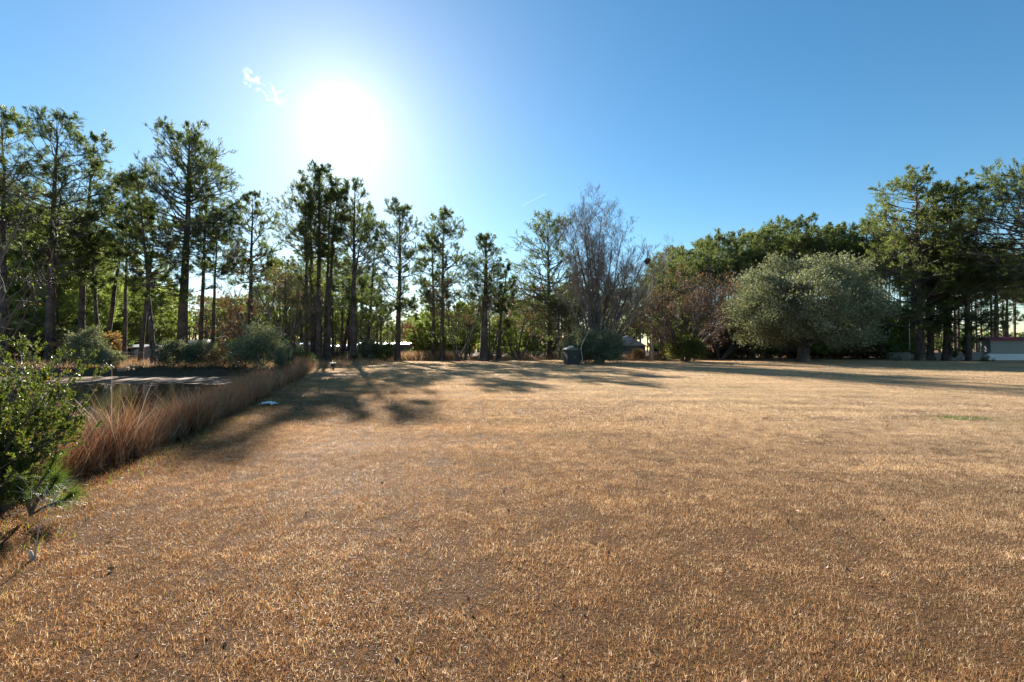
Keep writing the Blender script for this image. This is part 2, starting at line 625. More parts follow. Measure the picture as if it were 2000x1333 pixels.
def ground_z(X, Y):
    X, Y = np.asarray(X, float), np.asarray(Y, float)
    d = pond_sd(X, Y) + 0.18 * np.sin(X * 1.7 + Y) + 0.12 * np.sin(Y * 2.9)
    z = -1.0 * (1 - ss(d, -1.3, 0.75))
    z += 0.04 * np.sin(X * 0.17 + 1) * np.sin(Y * 0.13) * ss(Y, 4, 20)
    return z


def gz(x, y):
    return float(ground_z(np.array([x]), np.array([y]))[0])


xs = np.concatenate([np.linspace(-430, -75, 18)[:-1], np.linspace(-75, -25, 60)[:-1], np.linspace(-25, 12, 110)[:-1],
                     np.linspace(12, 75, 60)[:-1], np.linspace(75, 430, 18)])
ys = np.concatenate([np.linspace(-80, -4, 8)[:-1], np.linspace(-4, 42, 140)[:-1], np.linspace(42, 110, 80)[:-1],
                     np.linspace(110, 430, 18)])
GX, GY = np.meshgrid(xs, ys)
GZ = ground_z(GX, GY)
nx, ny = len(xs), len(ys)
i0 = (np.arange(ny - 1)[:, None] * nx + np.arange(nx - 1)[None]).ravel()
g = Geo()
g.add(np.stack([GX, GY, GZ], -1).reshape(-1, 3), np.stack([i0, i0 + 1, i0 + nx + 1, i0 + nx], 1), pond_sd(GX, GY).ravel())
m, t = mat('ground')
pos = t.n('ShaderNodeNewGeometry').outputs['Position']
sp = t.n('ShaderNodeSeparateXYZ')
t.put(sp, 0, pos)
X_, Y_ = sp.outputs['X'], sp.outputs['Y']
sd = t.n('ShaderNodeAttribute', attribute_name='hue').outputs['Fac']
nf = t.noise(pos, 38.0, 4, 0.7)
nm = t.noise(pos, 4.5, 5, 0.68)
nb = t.noise(pos, 0.17, 3, 0.5)
nq = t.noise(pos, 0.9, 4, 0.6)
base = t.ramp(nf, [(0.30, (0.07, 0.042, 0.026)), (0.5, (0.21, 0.135, 0.078)), (0.68, (0.42, 0.30, 0.19))])
base = t.mix(1.0, base, t.math('MULTIPLY_ADD', nm, 0.9, 0.55), 'MULTIPLY')
side = t.smooth(t.math('MULTIPLY_ADD', Y_, 0.6, X_), -3.0, 16.0)
base = t.mix(side, t.mix(1.0, base, (1.0, 0.86, 0.68), 'MULTIPLY'), t.mix(0.5, base, (0.56, 0.44, 0.29)))
base = t.mix(t.math('MULTIPLY', t.smooth(nb, 0.52, 0.72), 0.25), base, (0.22, 0.20, 0.07))
base = t.mix(1.0, base, t.math('MULTIPLY_ADD', nq, 0.5, 0.75), 'MULTIPLY')
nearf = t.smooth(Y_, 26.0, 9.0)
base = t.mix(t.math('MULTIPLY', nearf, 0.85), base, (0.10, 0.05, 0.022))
# pine straw and leaf litter under the trees
edge = t.math('ADD', Y_, t.math('MULTIPLY', t.noise(pos, 0.12, 3), 9.0))
straw = t.mix(t.noise(pos, 9.0, 5, 0.7), (0.20, 0.085, 0.04), (0.46, 0.25, 0.13))
base = t.mix(t.smooth(edge, 56.5, 59.0), base, straw)
litter = t.mix(t.noise(pos, 3.0, 5, 0.7), (0.09, 0.05, 0.03), (0.25, 0.15, 0.09))
base = t.mix(t.smooth(edge, 72.0, 80.0), base, litter)
bankm = t.smooth(t.math('ADD', sd, t.math('MULTIPLY', nm, 0.8)), 1.6, 0.5)
base = t.mix(bankm, base, t.mix(nf, (0.045, 0.032, 0.022), (0.13, 0.09, 0.055)))
far_bank = t.math('MULTIPLY', t.smooth(Y_, 33.0, 35.0), t.smooth(X_, -15.0, -19.0))
base = t.mix(t.math('MULTIPLY', far_bank, t.smooth(sd, 0.7, 1.2)), base, straw)
bp = t.n('ShaderNodeBump', i_Strength=1.0, i_Distance=0.05)
t.put(bp, 'Height', t.math('ADD', nf, nm))
p = t.n('ShaderNodeBsdfPrincipled', i_Roughness=0.8)
t.put(p, 'Specular IOR Level', 0.05)
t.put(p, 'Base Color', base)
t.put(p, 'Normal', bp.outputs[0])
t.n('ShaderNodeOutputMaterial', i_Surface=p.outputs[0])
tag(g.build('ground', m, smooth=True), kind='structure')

# pond water
WATER_Z = -0.52
m, t = mat('pond_water')
pos = t.n('ShaderNodeNewGeometry').outputs['Position']
sp = t.n('ShaderNodeSeparateXYZ')
t.put(sp, 0, pos)
mp = t.n('ShaderNodeMapping')
t.put(mp, 'Vector', pos)
t.put(mp, 'Scale', (0.5, 1.0, 1))
scum_n = t.noise(mp.outputs[0], 0.8, 8, 0.72, 0.4)
yy = t.math('MULTIPLY_ADD', sp.outputs['Y'], 0.035, -0.90)
scum = t.smooth(t.math('ADD', scum_n, yy), 0.50, 0.62)
wp = t.n('ShaderNodeBsdfPrincipled', i_Roughness=0.04, i_IOR=1.33)
t.put(wp, 'Base Color', (0.018, 0.016, 0.012))
t.put(wp, 'Specular IOR Level', 0.6)
bp = t.n('ShaderNodeBump', i_Strength=0.16, i_Distance=0.05)
t.put(bp, 'Height', t.noise(pos, 2.4, 4))
t.put(wp, 'Normal', bp.outputs[0])
sp2 = t.n('ShaderNodeBsdfPrincipled', i_Roughness=0.6)
t.put(sp2, 'Specular IOR Level', 0.1)
t.put(sp2, 'Base Color', t.mix(t.noise(pos, 6.0, 5, 0.7), (0.10, 0.055, 0.028), (0.22, 0.125, 0.065)))
mx = t.n('ShaderNodeMixShader')
t.put(mx, 0, scum)
t.put(mx, 1, wp.outputs[0])
t.put(mx, 2, sp2.outputs[0])
t.n('ShaderNodeOutputMaterial', i_Surface=mx.outputs[0])
g = Geo()
cen = POND.mean(0)
ring = cen + (POND - cen) * 1.02
g.add(np.c_[ring, np.full(len(ring), WATER_Z)], np.arange(len(ring))[None])
tag(g.build('pond_water', m), kind='structure')

# ------------------------------------------------------------------ lawn grass (uncountable: one object of instanced sods)


def scatter(name, pts, rot, scl, idx, variants, label=None):
    me = bpy.data.meshes.new(name)
    me.vertices.add(len(pts))
    me.vertices.foreach_set('co', np.asarray(pts, np.float32).ravel())
    for nme, arr, ty in (('rot', rot, 'FLOAT'), ('scl', scl, 'FLOAT'), ('idx', idx, 'INT')):
        a = me.attributes.new(nme, ty, 'POINT')
        a.data.foreach_set('value', np.asarray(arr, np.int32 if ty == 'INT' else np.float32))
    me.update()
    o = bpy.data.objects.new(name, me)
    S.collection.objects.link(o)
    col = bpy.data.collections.new(name + '_sods')
    for v in variants:
        S.collection.objects.unlink(v)
        col.objects.link(v)
    ng = bpy.data.node_groups.new(name, 'GeometryNodeTree')
    ng.interface.new_socket('Geometry', in_out='INPUT', socket_type='NodeSocketGeometry')
    ng.interface.new_socket('Geometry', in_out='OUTPUT', socket_type='NodeSocketGeometry')
    gi, go = ng.nodes.new('NodeGroupInput'), ng.nodes.new('NodeGroupOutput')
    ci = ng.nodes.new('GeometryNodeCollectionInfo')
    ci.inputs['Collection'].default_value = col
    ci.inputs['Separate Children'].default_value = True
    ci.inputs['Reset Children'].default_value = True
    ip = ng.nodes.new('GeometryNodeInstanceOnPoints')
    ip.inputs['Pick Instance'].default_value = True

    def att(nm, ty):
        n_ = ng.nodes.new('GeometryNodeInputNamedAttribute')
        n_.data_type = ty
        n_.inputs['Name'].default_value = nm
        return n_.outputs[0]
    cx = ng.nodes.new('ShaderNodeCombineXYZ')
    L = ng.links.new
    L(att('rot', 'FLOAT'), cx.inputs['Z'])
    cs = ng.nodes.new('ShaderNodeCombineXYZ')
    sa = att('scl', 'FLOAT')
    cs.inputs['X'].default_value = 1
    cs.inputs['Y'].default_value = 1
    L(sa, cs.inputs['Z'])
    L(gi.outputs[0], ip.inputs['Points'])
    L(ci.outputs[0], ip.inputs['Instance'])
    L(att('idx', 'INT'), ip.inputs['Instance Index'])
    L(cx.outputs[0], ip.inputs['Rotation'])
    L(cs.outputs[0], ip.inputs['Scale'])
    L(ip.outputs[0], go.inputs[0])
    md = o.modifiers.new('scatter', 'NODES')
    md.node_group = ng
    return o


def sod(name, size, n, L, wd, seed, K, tilt, bend, clump=0):
    rng = np.random.default_rng(seed)
    g = Geo()
    B = np.c_[rng.uniform(-size / 2, size / 2, (n, 2)), np.full(n, -0.008)]
    if clump:
        cc = rng.uniform(-size / 2, size / 2, (clump, 2))
        k = rng.integers(0, clump, n)
        B[:, :2] = B[:, :2] * 0.35 + 0.65 * (cc[k] + rng.normal(0, 0.03, (n, 2)))
    # hue follows soft clumps so that the sward is mottled rather than salt and pepper
    ph = rng.uniform(0, 6.28, 4)
    low = 0.5 + 0.22 * np.sin(B[:, 0] * 11 + ph[0]) * np.sin(B[:, 1] * 13 + ph[1]) + 0.15 * np.sin(B[:, 0] * 31 + ph[2]) * np.sin(B[:, 1] * 27 + ph[3])
    h = np.clip(low + rng.normal(0, 0.30, n), 0, 0.955)
    gr = rng.random(n) < 0.02
    h[gr] = rng.uniform(0.975, 1.0, gr.sum())
    blades(g, B, L, wd, rng, tilt, K, bend, h)
    return g.build(name, M['grass'])


def grid_pts(y0, y1, step, keep, rng, half=1.22, extra=6.0):
    out = []
    for y in np.arange(y0, y1, step):
        hw = abs(y) * half + extra
        for x in np.arange(-hw, hw + step, step):
            out.append((x + rng.uniform(-.2, .2) * step, y + rng.uniform(-.2, .2) * step))
    a = np.array(out)
    return a[keep(a)]


rng = np.random.default_rng(5)
layers = [('lawn_grass', 0.6, 10.0, 0.8, 6500, 0.040, 0.0026, 3, 1.0, 0.6),
          ('lawn_grass_middle_distance', 10.0, 24.0, 2.0, 14000, 0.05, 0.0055, 3, 1.0, 0.6),
          ('lawn_grass_far', 24.0, 57.0, 5.0, 16000, 0.06, 0.017, 3, 0.95, 0.6)]
for nm, y0, y1, sz, n, L, wd, K, tl, bd in layers:
    vs = [sod('sod', sz * 1.15, n, L, wd, 40 + k, K, tl, bd) for k in range(5)]
    lim = 1.3 + sz * 0.5

    def keep(a):
        return pond_sd(a[:, 0], a[:, 1]) > lim * 0.72
    P = grid_pts(y0, y1, sz * 0.8, keep, rng)
    z = ground_z(P[:, 0], P[:, 1])
    ob = scatter(nm, np.c_[P, z], rng.uniform(0, 6.28, len(P)), rng.uniform(0.75, 1.25, len(P)), rng.integers(0, 5, len(P)), vs)
    tag(ob, {'lawn_grass': 'dry mown grass of the lawn at the viewer\'s feet',
             'lawn_grass_middle_distance': 'dry mown grass of the lawn beside the reeds',
             'lawn_grass_far': 'dry mown grass of the lawn reaching to the trees'}[nm], 'grass', kind='stuff')

# taller, rougher grass and a few green blades along the reeds, fallen leaves on the lawn
rng = np.random.default_rng(8)
g = Geo()
k = 9000
tt_ = rng.random(k) ** 1.6
Y = 1.8 + tt_ * 30
edgeX = np.interp(Y, [1.5, 3.7, 5.1, 6.8, 13, 24, 33], [-3.6, -4.3, -5.0, -5.4, -7.2, -10.9, -14.0])
X = edgeX + rng.normal(0.1, 0.28, k)
h = rng.uniform(0, 0.6, k)
h[rng.random(k) < 0.22] = 1.0
blades(g, np.c_[X, Y, ground_z(X, Y) - 0.01], 0.10, 0.007, rng, 0.55, 3, 0.6, h)
tag(g.build('rough_grass', M['grass']), 'rough uncut grass along the foot of the reeds', 'grass', kind='stuff')

g = Geo()
k = 620
Y = 2.0 + rng.random(k) ** 1.1 * 45
X = rng.uniform(-1, 1, k) * Y * 1.15
ok = pond_sd(X, Y) > 1.5
C = np.c_[X, Y, ground_z(X, Y) + rng.uniform(0.015, 0.045, k)][ok]
leaves(g, C, 0.045, 0.03, rng, up=2.5)
m = plain_mat('fallen_leaf', (0.30, 0.12, 0.06), 0.6, noise=0.5, nscale=3)
tag(g.build('fallen_leaves', m), 'scattered fallen brown leaves on the lawn', 'leaves', kind='stuff')

# small bright weeds in the lawn
for (px, py, wdt, lab) in ((1872, 818, 0.32, 'low patch of bright green weeds alone on the right side of the lawn'),
                           (1142, 748, 0.28, 'low patch of yellowish green weeds in the middle of the lawn')):
    d = CAM_H / -ray(px, py)[2]
    o = pt(px, py, d)
    g = Geo()
    k = 420
    B = np.c_[rng.normal(0, wdt * 1.3, k), rng.normal(0, wdt * .6, k), np.zeros(k)]
    blades(g, B, 0.06, 0.012, rng, 0.9, 3, 0.6)
    ob = g.build('weed_patch', M['weed'])
    ob.location = (o[0], o[1], gz(o[0], o[1]))
    tag(ob, lab, 'weeds', kind='stuff')

# ------------------------------------------------------------------ reeds, bank sedge, straw
rng = np.random.default_rng(21)
ey = [3.7, 5.1, 6.8, 9, 13, 18, 24, 31, 33.5]
ex = [-5.4, -5.1, -5.75, -6.45, -7.65, -9.4, -11.3, -13.9, -15.0]
g = Geo()


def reed_band(n, y0, y1, pw, wmin, wmax, Lh, wd, tilt, hl, hh, clump=True):
    tt_ = rng.random(n) ** pw
    Y = y0 + tt_ * (y1 - y0)
    E = np.interp(Y, ey, ex)
    W = wmin + (wmax - wmin) * ss(Y, 5, 20)
    X = E - rng.random(n) ** 1.2 * W + 0.35 * np.sin(Y * 2.1) * 0.5
    if clump:
        X += 0.12 * np.sin(Y * 17)
        Y = Y + 0.10 * np.sin(X * 19)
    z = np.maximum(ground_z(X, Y), WATER_Z - 0.1)
    hm = 0.85 + 0.2 * np.sin(X * 2.3 + Y * 1.1) + 0.14 * np.sin(Y * 5.0) + rng.normal(0, 0.1, n)
    h = np.clip(rng.uniform(hl, hh, n), 0, 0.96)
    blades(g, np.c_[X, Y, z], Lh * hm * np.interp(Y, [4.5, 9, 22], [0.95, 1.0, 1.25]), wd, rng, tilt, 5, 0.16, h)


reed_band(13000, 4.9, 12, 1.3, 1.0, 1.9, 0.76, 0.0060, 0.22, 0.15, 0.96)
reed_band(7000, 4.9, 14, 1.3, 0.9, 1.9, 0.50, 0.0060, 0.65, 0.0, 0.96)
reed_band(22000, 9.0, 34, 1.15, 1.3, 2.6, 0.74, 0.011, 0.18, 0.15, 0.9)
reed_band(9000, 9.0, 34, 1.15, 1.1, 2.6, 0.60, 0.011, 0.6, 0.0, 0.9)
reed_band(2600, 4.9, 30, 1.5, 1.0, 2.4, 0.98, 0.008, 0.42, 0.5, 0.96)
tag(g.build('reeds', M['reed']), 'tall dry reeds standing along the near bank of the pond', 'reeds', kind='stuff')

g = Geo()
n = 9000
i = rng.integers(0, 6, n)
segs = [((-15.2, 32.8), (-18, 35.6)), ((-18, 35.6), (-25, 36.3)), ((-25, 36.3), (-36, 35.7)), ((-36, 35.7), (-50, 37)),
        ((-16, 34), (-18, 35.6)), ((-21, 36), (-30, 36.1))]
A = np.array([s[0] for s in segs])[i]
B = np.array([s[1] for s in segs])[i]
u = rng.random((n, 1))
Q = A + (B - A) * u + rng.normal(0, 0.25, (n, 2))
blades(g, np.c_[Q, ground_z(Q[:, 0], Q[:, 1]) - 0.05], 0.5 + 0.22 * np.sin(Q[:, 0] * 3.1), 0.03, rng, 0.8, 4, 0.5)
tag(g.build('bank_sedge', M['sedge']), 'dark tussocky sedge hanging over the far bank of the pond', 'sedge', kind='stuff')

g = Geo()
n = 16000
X = rng.uniform(-52, -13, n)
Y = 37.3 + rng.random(n) ** 1.3 * 16
blades(g, np.c_[X, Y, ground_z(X, Y)], 0.45 + 0.35 * (np.sin(X * .8) * np.sin(Y * .6)), 0.03, rng, 0.4, 3, 0.4)
n = 9000
X = rng.normal(-11.5, 2.2, n)
Y = rng.normal(62, 1.4, n)
blades(g, np.c_[X, Y, ground_z(X, Y)], 1.25, 0.045, rng, 0.35, 4, 0.3)
n = 14000
X = rng.uniform(-32, 22, n)
Y = 65 + rng.normal(0, 1.5, n)
blades(g, np.c_[X, Y, ground_z(X, Y)], 0.75 + 0.35 * np.sin(X * 1.3), 0.045, rng, 0.35, 4, 0.3)
tag(g.build('tall_dry_grass', M['straw']), 'tall orange straw and dead weeds beyond the pond and along the wire fence', 'grass', kind='stuff')

# ------------------------------------------------------------------ trees


def pine_mesh(seed, H, cb, R, tr, n_br=50, lean=(0, 0), mid=(0, 0), dens=1.0, nl=0.25, nw=0.026, per=12, skew=0.0, pale=False,
              name='pine_tree', leaf='pine', low=0.0, flat=0.0, bark='pine_bark'):
    """loblolly-like pine: returns Empty > trunk, branches, crown. lean: top offset (x, y) in m, cb: crown base height"""
    rng = np.random.default_rng(seed)
    root = empty(name, (0, 0, 0))
    K = 16
    u = np.linspace(0, 1, K)
    wobx = np.cumsum(rng.normal(0, 0.045, K)) * u
    woby = np.cumsum(rng.normal(0, 0.045, K)) * u
    TP = np.stack([lean[0] * u + mid[0] * 4 * u * (1 - u) + wobx, lean[1] * u + mid[1] * 4 * u * (1 - u) + woby, -0.3 + (H * 0.97 + 0.3) * u], 1)
    TR = tr * (1 - u * 0.95) ** 0.8
    TR[0] *= 1.35
    TR[1] *= 1.05
    g = Geo()
    g.tubes(TP[None], TR[None], 9)
    g.build('trunk', M[bark], root, True)
    # limbs
    n_br = int(n_br * 1.3)
    tb = np.sort(rng.random(n_br) ** 1.15) * 0.985
    if low:
        tb = np.r_[tb, -rng.random(int(low)) * 0.5]
    z = cb + (H * 0.97 - cb) * tb
    tn = np.clip(z / (H * 0.97), 0, 0.995)
    p0, _, rr = lerp_poly(np.repeat(TP[None], len(z), 0), np.repeat(TR[None], len(z), 0), tn)
    prof = np.where(tb < 0, 0.6 + tb * 0.3, (0.62 + 0.38 * np.minimum(1, tb * 3)) * np.sqrt(np.clip(1 - np.clip(tb, 0, 1) ** 3.0, 0, 1)) + 0.12)
    az = np.arange(len(z)) * 2.399 + rng.normal(0, 0.5, len(z))
    Lb = 1.30 * R * prof * rng.uniform(0.72, 1.02, len(z)) * (1 + skew * np.cos(az))
    # sudden gaps: some limbs are missing or short
    Lb *= np.where(rng.random(len(z)) < 0.16, 0.45, 1.0)
    el = np.interp(np.clip(tb, 0, 1), [0, 0.35, 0.8, 1], [0.02, 0.22, 0.6, 0.95]) * (1 - flat) + rng.normal(0, 0.14, len(z))
    d = np.stack([np.cos(az) * np.cos(el), np.sin(az) * np.cos(el), np.sin(el)], 1)
    P1, R1 = grow(p0, d, Lb, np.clip(rr * 0.42, 0.02, 0.014 * np.maximum(Lb, 1) + 0.02), 7, rng, 0.13, 0.07)
    P2, R2 = spawn(P1, R1, 8, 0.38, 1.0, 0.32, 0.8, rng, 4, 0.14, 0.10, 0.5, 0.009)
    P3, R3 = spawn(P2, R2, 2, 0.35, 0.95, 0.5, 0.7, rng, 3, 0.12, 0.12, 0.6, 0.006)
    g = Geo()
    g.tubes(P1, R1, 5, False)
    g.tubes(P2, R2, 3, False)
    g.tubes(P3, R3, 3, False)
    # dead stubs under the crown
    ns = 7
    zs = cb * rng.uniform(0.45, 1.0, ns)
    ps, _, rs = lerp_poly(np.repeat(TP[None], ns, 0), np.repeat(TR[None], ns, 0), zs / (H * 0.97))
    a = rng.uniform(0, 6.28, ns)
    ds = np.stack([np.cos(a), np.sin(a), rng.uniform(-0.2, 0.4, ns)], 1)
    Ps, Rs = grow(ps, nrm(ds), rng.uniform(0.5, 1.9, ns), np.full(ns, 0.03), 4, rng, 0.15, 0.0)
    g.tubes(Ps, Rs, 4, False)
    g.build('branches', M['twig'], root)
    # needle tufts
    C, D = [], []
    for P_, R_, cnt, a0 in ((P1, R1, 3 * dens, 0.75), (P2, R2, 4 * dens, 0.45), (P3, R3, 3 * dens, 0.35)):
        n_ = max(1, int(round(cnt)))
        idx = np.repeat(np.arange(len(P_)), n_)
        tt = np.tile(np.linspace(a0, 1.0, n_), len(P_)) if n_ > 1 else np.ones(len(P_))
        c, tg, _ = lerp_poly(P_[idx], R_[idx], np.clip(tt, 0, 1))
        C.append(c + rng.normal(0, 0.06, c.shape))
        D.append(nrm(tg + np.array([0, 0, 0.35])))
    C, D = np.concatenate(C), np.concatenate(D)
    # short top limbs carry fewer tufts, so that the tip does not clot
    wl = np.clip(Lb / (0.62 * R), 0.22, 1.0)
    W = []
    for rep, cnt in ((1, 3 * dens), (8, 4 * dens), (16, 3 * dens)):
        W.append(np.repeat(wl, rep * max(1, int(round(cnt)))))
    keep = rng.random(len(C)) < 0.95 * np.concatenate(W)
    C, D = C[keep], D[keep]
    g = Geo()
    needles(g, C, D, per, nl, nw, rng, 0.62)
    g.build('crown', M[leaf], root)
    return root


hero_no = [0]


def hero_pine(xb, d, xt, yt, ycb, half, wpx, label, midpx=0, group=None, **kw):
    """xb: photograph x of the trunk foot, xt/yt: x and y of the top, ycb: y where the crown starts, half: crown half width"""
    hero_no[0] += 1
    b = pt(xb, 681, d)
    z0 = gz(b[0], d)
    H = pt(xt, yt, d)[2] - z0
    cb = pt(xt, ycb, d)[2] - z0
    lean = (pt(xt, yt, d)[0] - b[0], 0)
    mid = (midpx / F * d, 0)
    kw.setdefault('seed', 100 + hero_no[0] * 7)
    o = pine_mesh(H=H, cb=cb, R=half / F * d, tr=wpx / 2 / F * d, lean=lean, mid=mid, **kw)
    o.location = (b[0], d, z0)
    return tag(o, label, 'tree', group)


# left group behind the pond
hero_pine(8, 43, 5, 220, 470, 62, 14, 'tall dark pine cut by the left edge of the photo', n_br=60)
hero_pine(98, 45, 116, 234, 520, 78, 17, 'thick straight pine behind the left end of the pond, trunk black', n_br=64, midpx=-4)
hero_pine(160, 48, 188, 268, 540, 56, 13, 'pine with a kinked trunk, second tall one from the left', n_br=56, midpx=-9)
hero_pine(197, 47, 172, 420, 560, 36, 9, 'low pine leaning left out of a forked pair behind the conical bush', n_br=30)
hero_pine(205, 49, 250, 350, 500, 48, 9, 'slender pine leaning right out of a forked pair behind the conical bush', n_br=44)
hero_pine(243, 46, 251, 400, 520, 30, 8, 'thin straight pine with a small crown left of the grey metal shed', n_br=26)
hero_pine(273, 46, 300, 440, 560, 40, 9, 'thin pine leaning right in front of the grey metal shed', n_br=30)
hero_pine(301, 42, 268, 345, 560, 62, 10, 'left leaning pine with long low limbs beside the red umbrella', midpx=3, n_br=50, low=5, skew=0.25)
hero_pine(355, 45, 364, 264, 500, 80, 20, 'broadest tall pine behind the pond, thick trunk rising from the bushes', n_br=74, low=4, dens=1.0)
hero_pine(391, 50, 400, 322, 470, 46, 9, 'slim pine just right of the broadest pine behind the pond', n_br=40, low=3)
hero_pine(414, 50, 420, 425, 540, 48, 8, 'shorter slim pine with black trunk near the white camper', n_br=40, midpx=2)
hero_pine(489, 52, 488, 377, 560, 46, 11, 'pine standing alone against the sky right of the white camper', n_br=52, low=5)
# centre cluster
G = None
hero_pine(598, 50, 598, 372, 560, 46, 9, 'leftmost tall pine of the central cluster under the sun', n_br=44, low=1, skew=-0.35, dens=0.75)
hero_pine(612, 51.5, 606, 345, 500, 44, 9, 'second tall pine of the central cluster, trunk close behind the first', n_br=44, dens=0.75)
hero_pine(622, 50.5, 620, 326, 500, 42, 12, 'tallest pine of the central cluster under the sun', n_br=48, dens=0.75)
hero_pine(634, 55, 645, 335, 480, 32, 8, 'narrow dark pine behind the tallest pine of the central cluster', n_br=34, dens=0.75)
hero_pine(643, 51, 660, 356, 520, 30, 9, 'pine bending right in the central cluster, left of the thick single pine', midpx=-6, n_br=34, dens=0.75)
hero_pine(691, 51.5, 690, 352, 600, 46, 12, 'thick single pine just right of the small box on a post', n_br=56, low=3, dens=0.8)
hero_pine(668, 66, 712, 395, 560, 34, 7, 'slanting thin pine behind the thick single pine', n_br=36)
hero_pine(716, 66, 735, 430, 600, 26, 6, 'thin broken-looking pine with few needles right of the central cluster', n_br=22)
hero_pine(776, 58, 782, 399, 610, 47, 12, 'pine alone in the open gap in front of the long grey trailer', n_br=66, low=3, skew=-0.1)
hero_pine(847, 60, 850, 460, 600, 30, 9, 'left one of two close pines right of the long grey trailer', n_br=38)
hero_pine(863, 58, 866, 418, 600, 46, 10, 'right and taller one of two close pines right of the long grey trailer', n_br=58, low=3)
hero_pine(945, 56, 948, 460, 600, 38, 17, 'thick trunked pine standing in the shade between the pairs of pines', n_br=44, dens=0.75)
hero_pine(972, 58, 985, 520, 640, 26, 8, 'small crowned pine beside the thick trunked pine at the middle', n_br=30)
hero_pine(1074, 64, 1072, 437, 640, 68, 12, 'round topped pine left of the big bare tree', n_br=84, low=6, dens=1.0)
# right
PR = dict(n_br=110, flat=0.45, dens=1.6, per=14)
hero_pine(1797, 59, 1790, 342, 640, 66, 15, 'left one of the tallest pines on the right, leaning crown', skew=-0.3, low=7, **PR)
hero_pine(1816, 60.5, 1828, 380, 640, 40, 12, 'middle one of the tallest pines on the right, hidden crown', n_br=44)
hero_pine(1848, 59, 1862, 351, 640, 56, 14, 'right one of the tallest pines on the right, crown toward the house', skew=0.2, low=7, **PR)
hero_pine(1892, 57, 1880, 455, 660, 52, 10, 'dark lower pine in front of the tallest pines near the white tank', n_br=60, low=4, flat=0.4)
hero_pine(1943, 70, 1945, 488, 640, 44, 8, 'pine rising behind the house with the maroon roof', n_br=46, flat=0.3)
hero_pine(2045, 52, 2010, 350, 560, 96, 18, 'wide pine whose crown enters at the right edge of the photo', n_br=120, skew=-0.15, flat=0.4, dens=1.6, per=13)
hero_pine(1690, 74, 1692, 430, 600, 34, 8, 'single pine standing clear against the sky left of the tallest right pines', n_br=40)

# dark prototype pines for the woods
protos = [pine_mesh(500 + k, 22, 13.0 + (k % 3) * 1.3, 2.5 + 0.22 * (k % 4), 0.24, n_br=34, nw=0.038, per=10, nl=0.28, low=1, flat=0.25, dens=0.8)
          for k in range(6)]
young = [pine_mesh(600 + k, 12, 2.0, 3.0, 0.13, n_br=52, nw=0.045, per=10, nl=0.32, flat=0.25, dens=0.9, leaf='young_pine') for k in range(4)]


def crown_clumps(rng, n, rad, lump=0.25, shell=0.55, zmin=-0.9):
    """clump centres in a lumpy ellipsoid"""
    v = nrm(rng.normal(0, 1, (n * 3, 3)))
    v = v[v[:, 2] > zmin][:n]
    ph = rng.uniform(0, 6.28, 6)
    f = 1 + lump * (np.sin(v[:, 0] * 5 + ph[0]) * np.sin(v[:, 1] * 5 + ph[1]) + 0.6 * np.sin(v[:, 2] * 7 + ph[2]) * np.sin(v[:, 0] * 9 + ph[3]))
    r = (shell + (1 - shell) * rng.random(len(v)) ** 0.5) * f
    return v * r[:, None] * np.array(rad)


def broadleaf(seed, H, rad, cz, tr, n_cl, per, cr, la, lb, leaf, bark='oak_bark', twig='twig', shell=0.5, lump=0.2, zmin=-0.8, stems=5,
              name='oak_tree', limbs=140, fork=0.16, up=0.5, zlow=0.25):
    rng = np.random.default_rng(seed)
    root = empty(name, (0, 0, 0))
    g = Geo()
    fz = H * fork
    TP = np.stack([np.linspace(0, 0.1, 5), np.linspace(0, 0, 5), np.linspace(-0.2, fz, 5)], 1)
    g.tubes(TP[None], (tr * np.array([1.6, 1.15, 1.0, 0.95, 1.0]))[None], 10)
    a = np.arange(stems) / stems * 6.28 + rng.normal(0, 0.3, stems)
    d = np.stack([np.cos(a) * 0.75, np.sin(a) * 0.75, np.full(stems, 0.75)], 1)
    P0, R0 = grow(np.repeat(TP[-1:], stems, 0) - np.array([0, 0, 0.1]), nrm(d), np.full(stems, H * 0.55) * rng.uniform(.8, 1.1, stems), np.full(stems, tr * 0.55), 7, rng, 0.12, 0.05)
    g.tubes(P0, R0, 7, False)
    g.build('trunk', M[bark], root, True)
    C = crown_clumps(rng, n_cl, rad, lump, shell, zmin) + np.array([0, 0, cz])
    C = C[C[:, 2] > zlow]
    # limbs run from the leaders to a share of the clumps
    sel = rng.permutation(len(C))[:limbs]
    allp = P0.reshape(-1, 3)
    g = Geo()
    T = C[sel]
    dd = np.linalg.norm(allp[None] - T[:, None] * np.array([0.7, 0.7, 0.8]), axis=2)
    src = allp[dd.argmin(1)]
    u = np.linspace(0, 1, 6)[None, :, None]
    midp = (src + T) / 2 + rng.normal(0, 0.12, T.shape) * np.linalg.norm(T - src, axis=1, keepdims=True) + np.array([0, 0, 0.05 * H])
    P1 = (1 - u) ** 2 * src[:, None] + 2 * u * (1 - u) * midp[:, None] + u ** 2 * T[:, None]
    R1 = np.full(len(T), tr * 0.16)[:, None] * np.linspace(1, 0.25, 6)[None]
    g.tubes(P1, R1, 4, False)
    P2, R2 = spawn(P1, R1, 4, 0.4, 1.0, 0.3, 0.8, rng, 4, 0.2, 0.05, 0.6, 0.006)
    g.tubes(P2, R2, 3, False)
    g.build('branches', M[twig], root)
    g = Geo()
    if per:
        k = np.repeat(np.arange(len(C)), per)
        q = C[k] + rng.normal(0, 1, (len(k), 3)) * cr * np.array([1, 1, 0.6])
        hue = np.clip(np.repeat(rng.uniform(0.1, 0.75, len(C)), per) + rng.normal(0, 0.15, len(k)), 0, 1)
        leaves(g, q, la, lb, rng, up, nrm(C - np.array([0, 0, cz * 0.6]))[k] * 0.6, hue)
        g.build('crown', M[leaf], root)
    return root


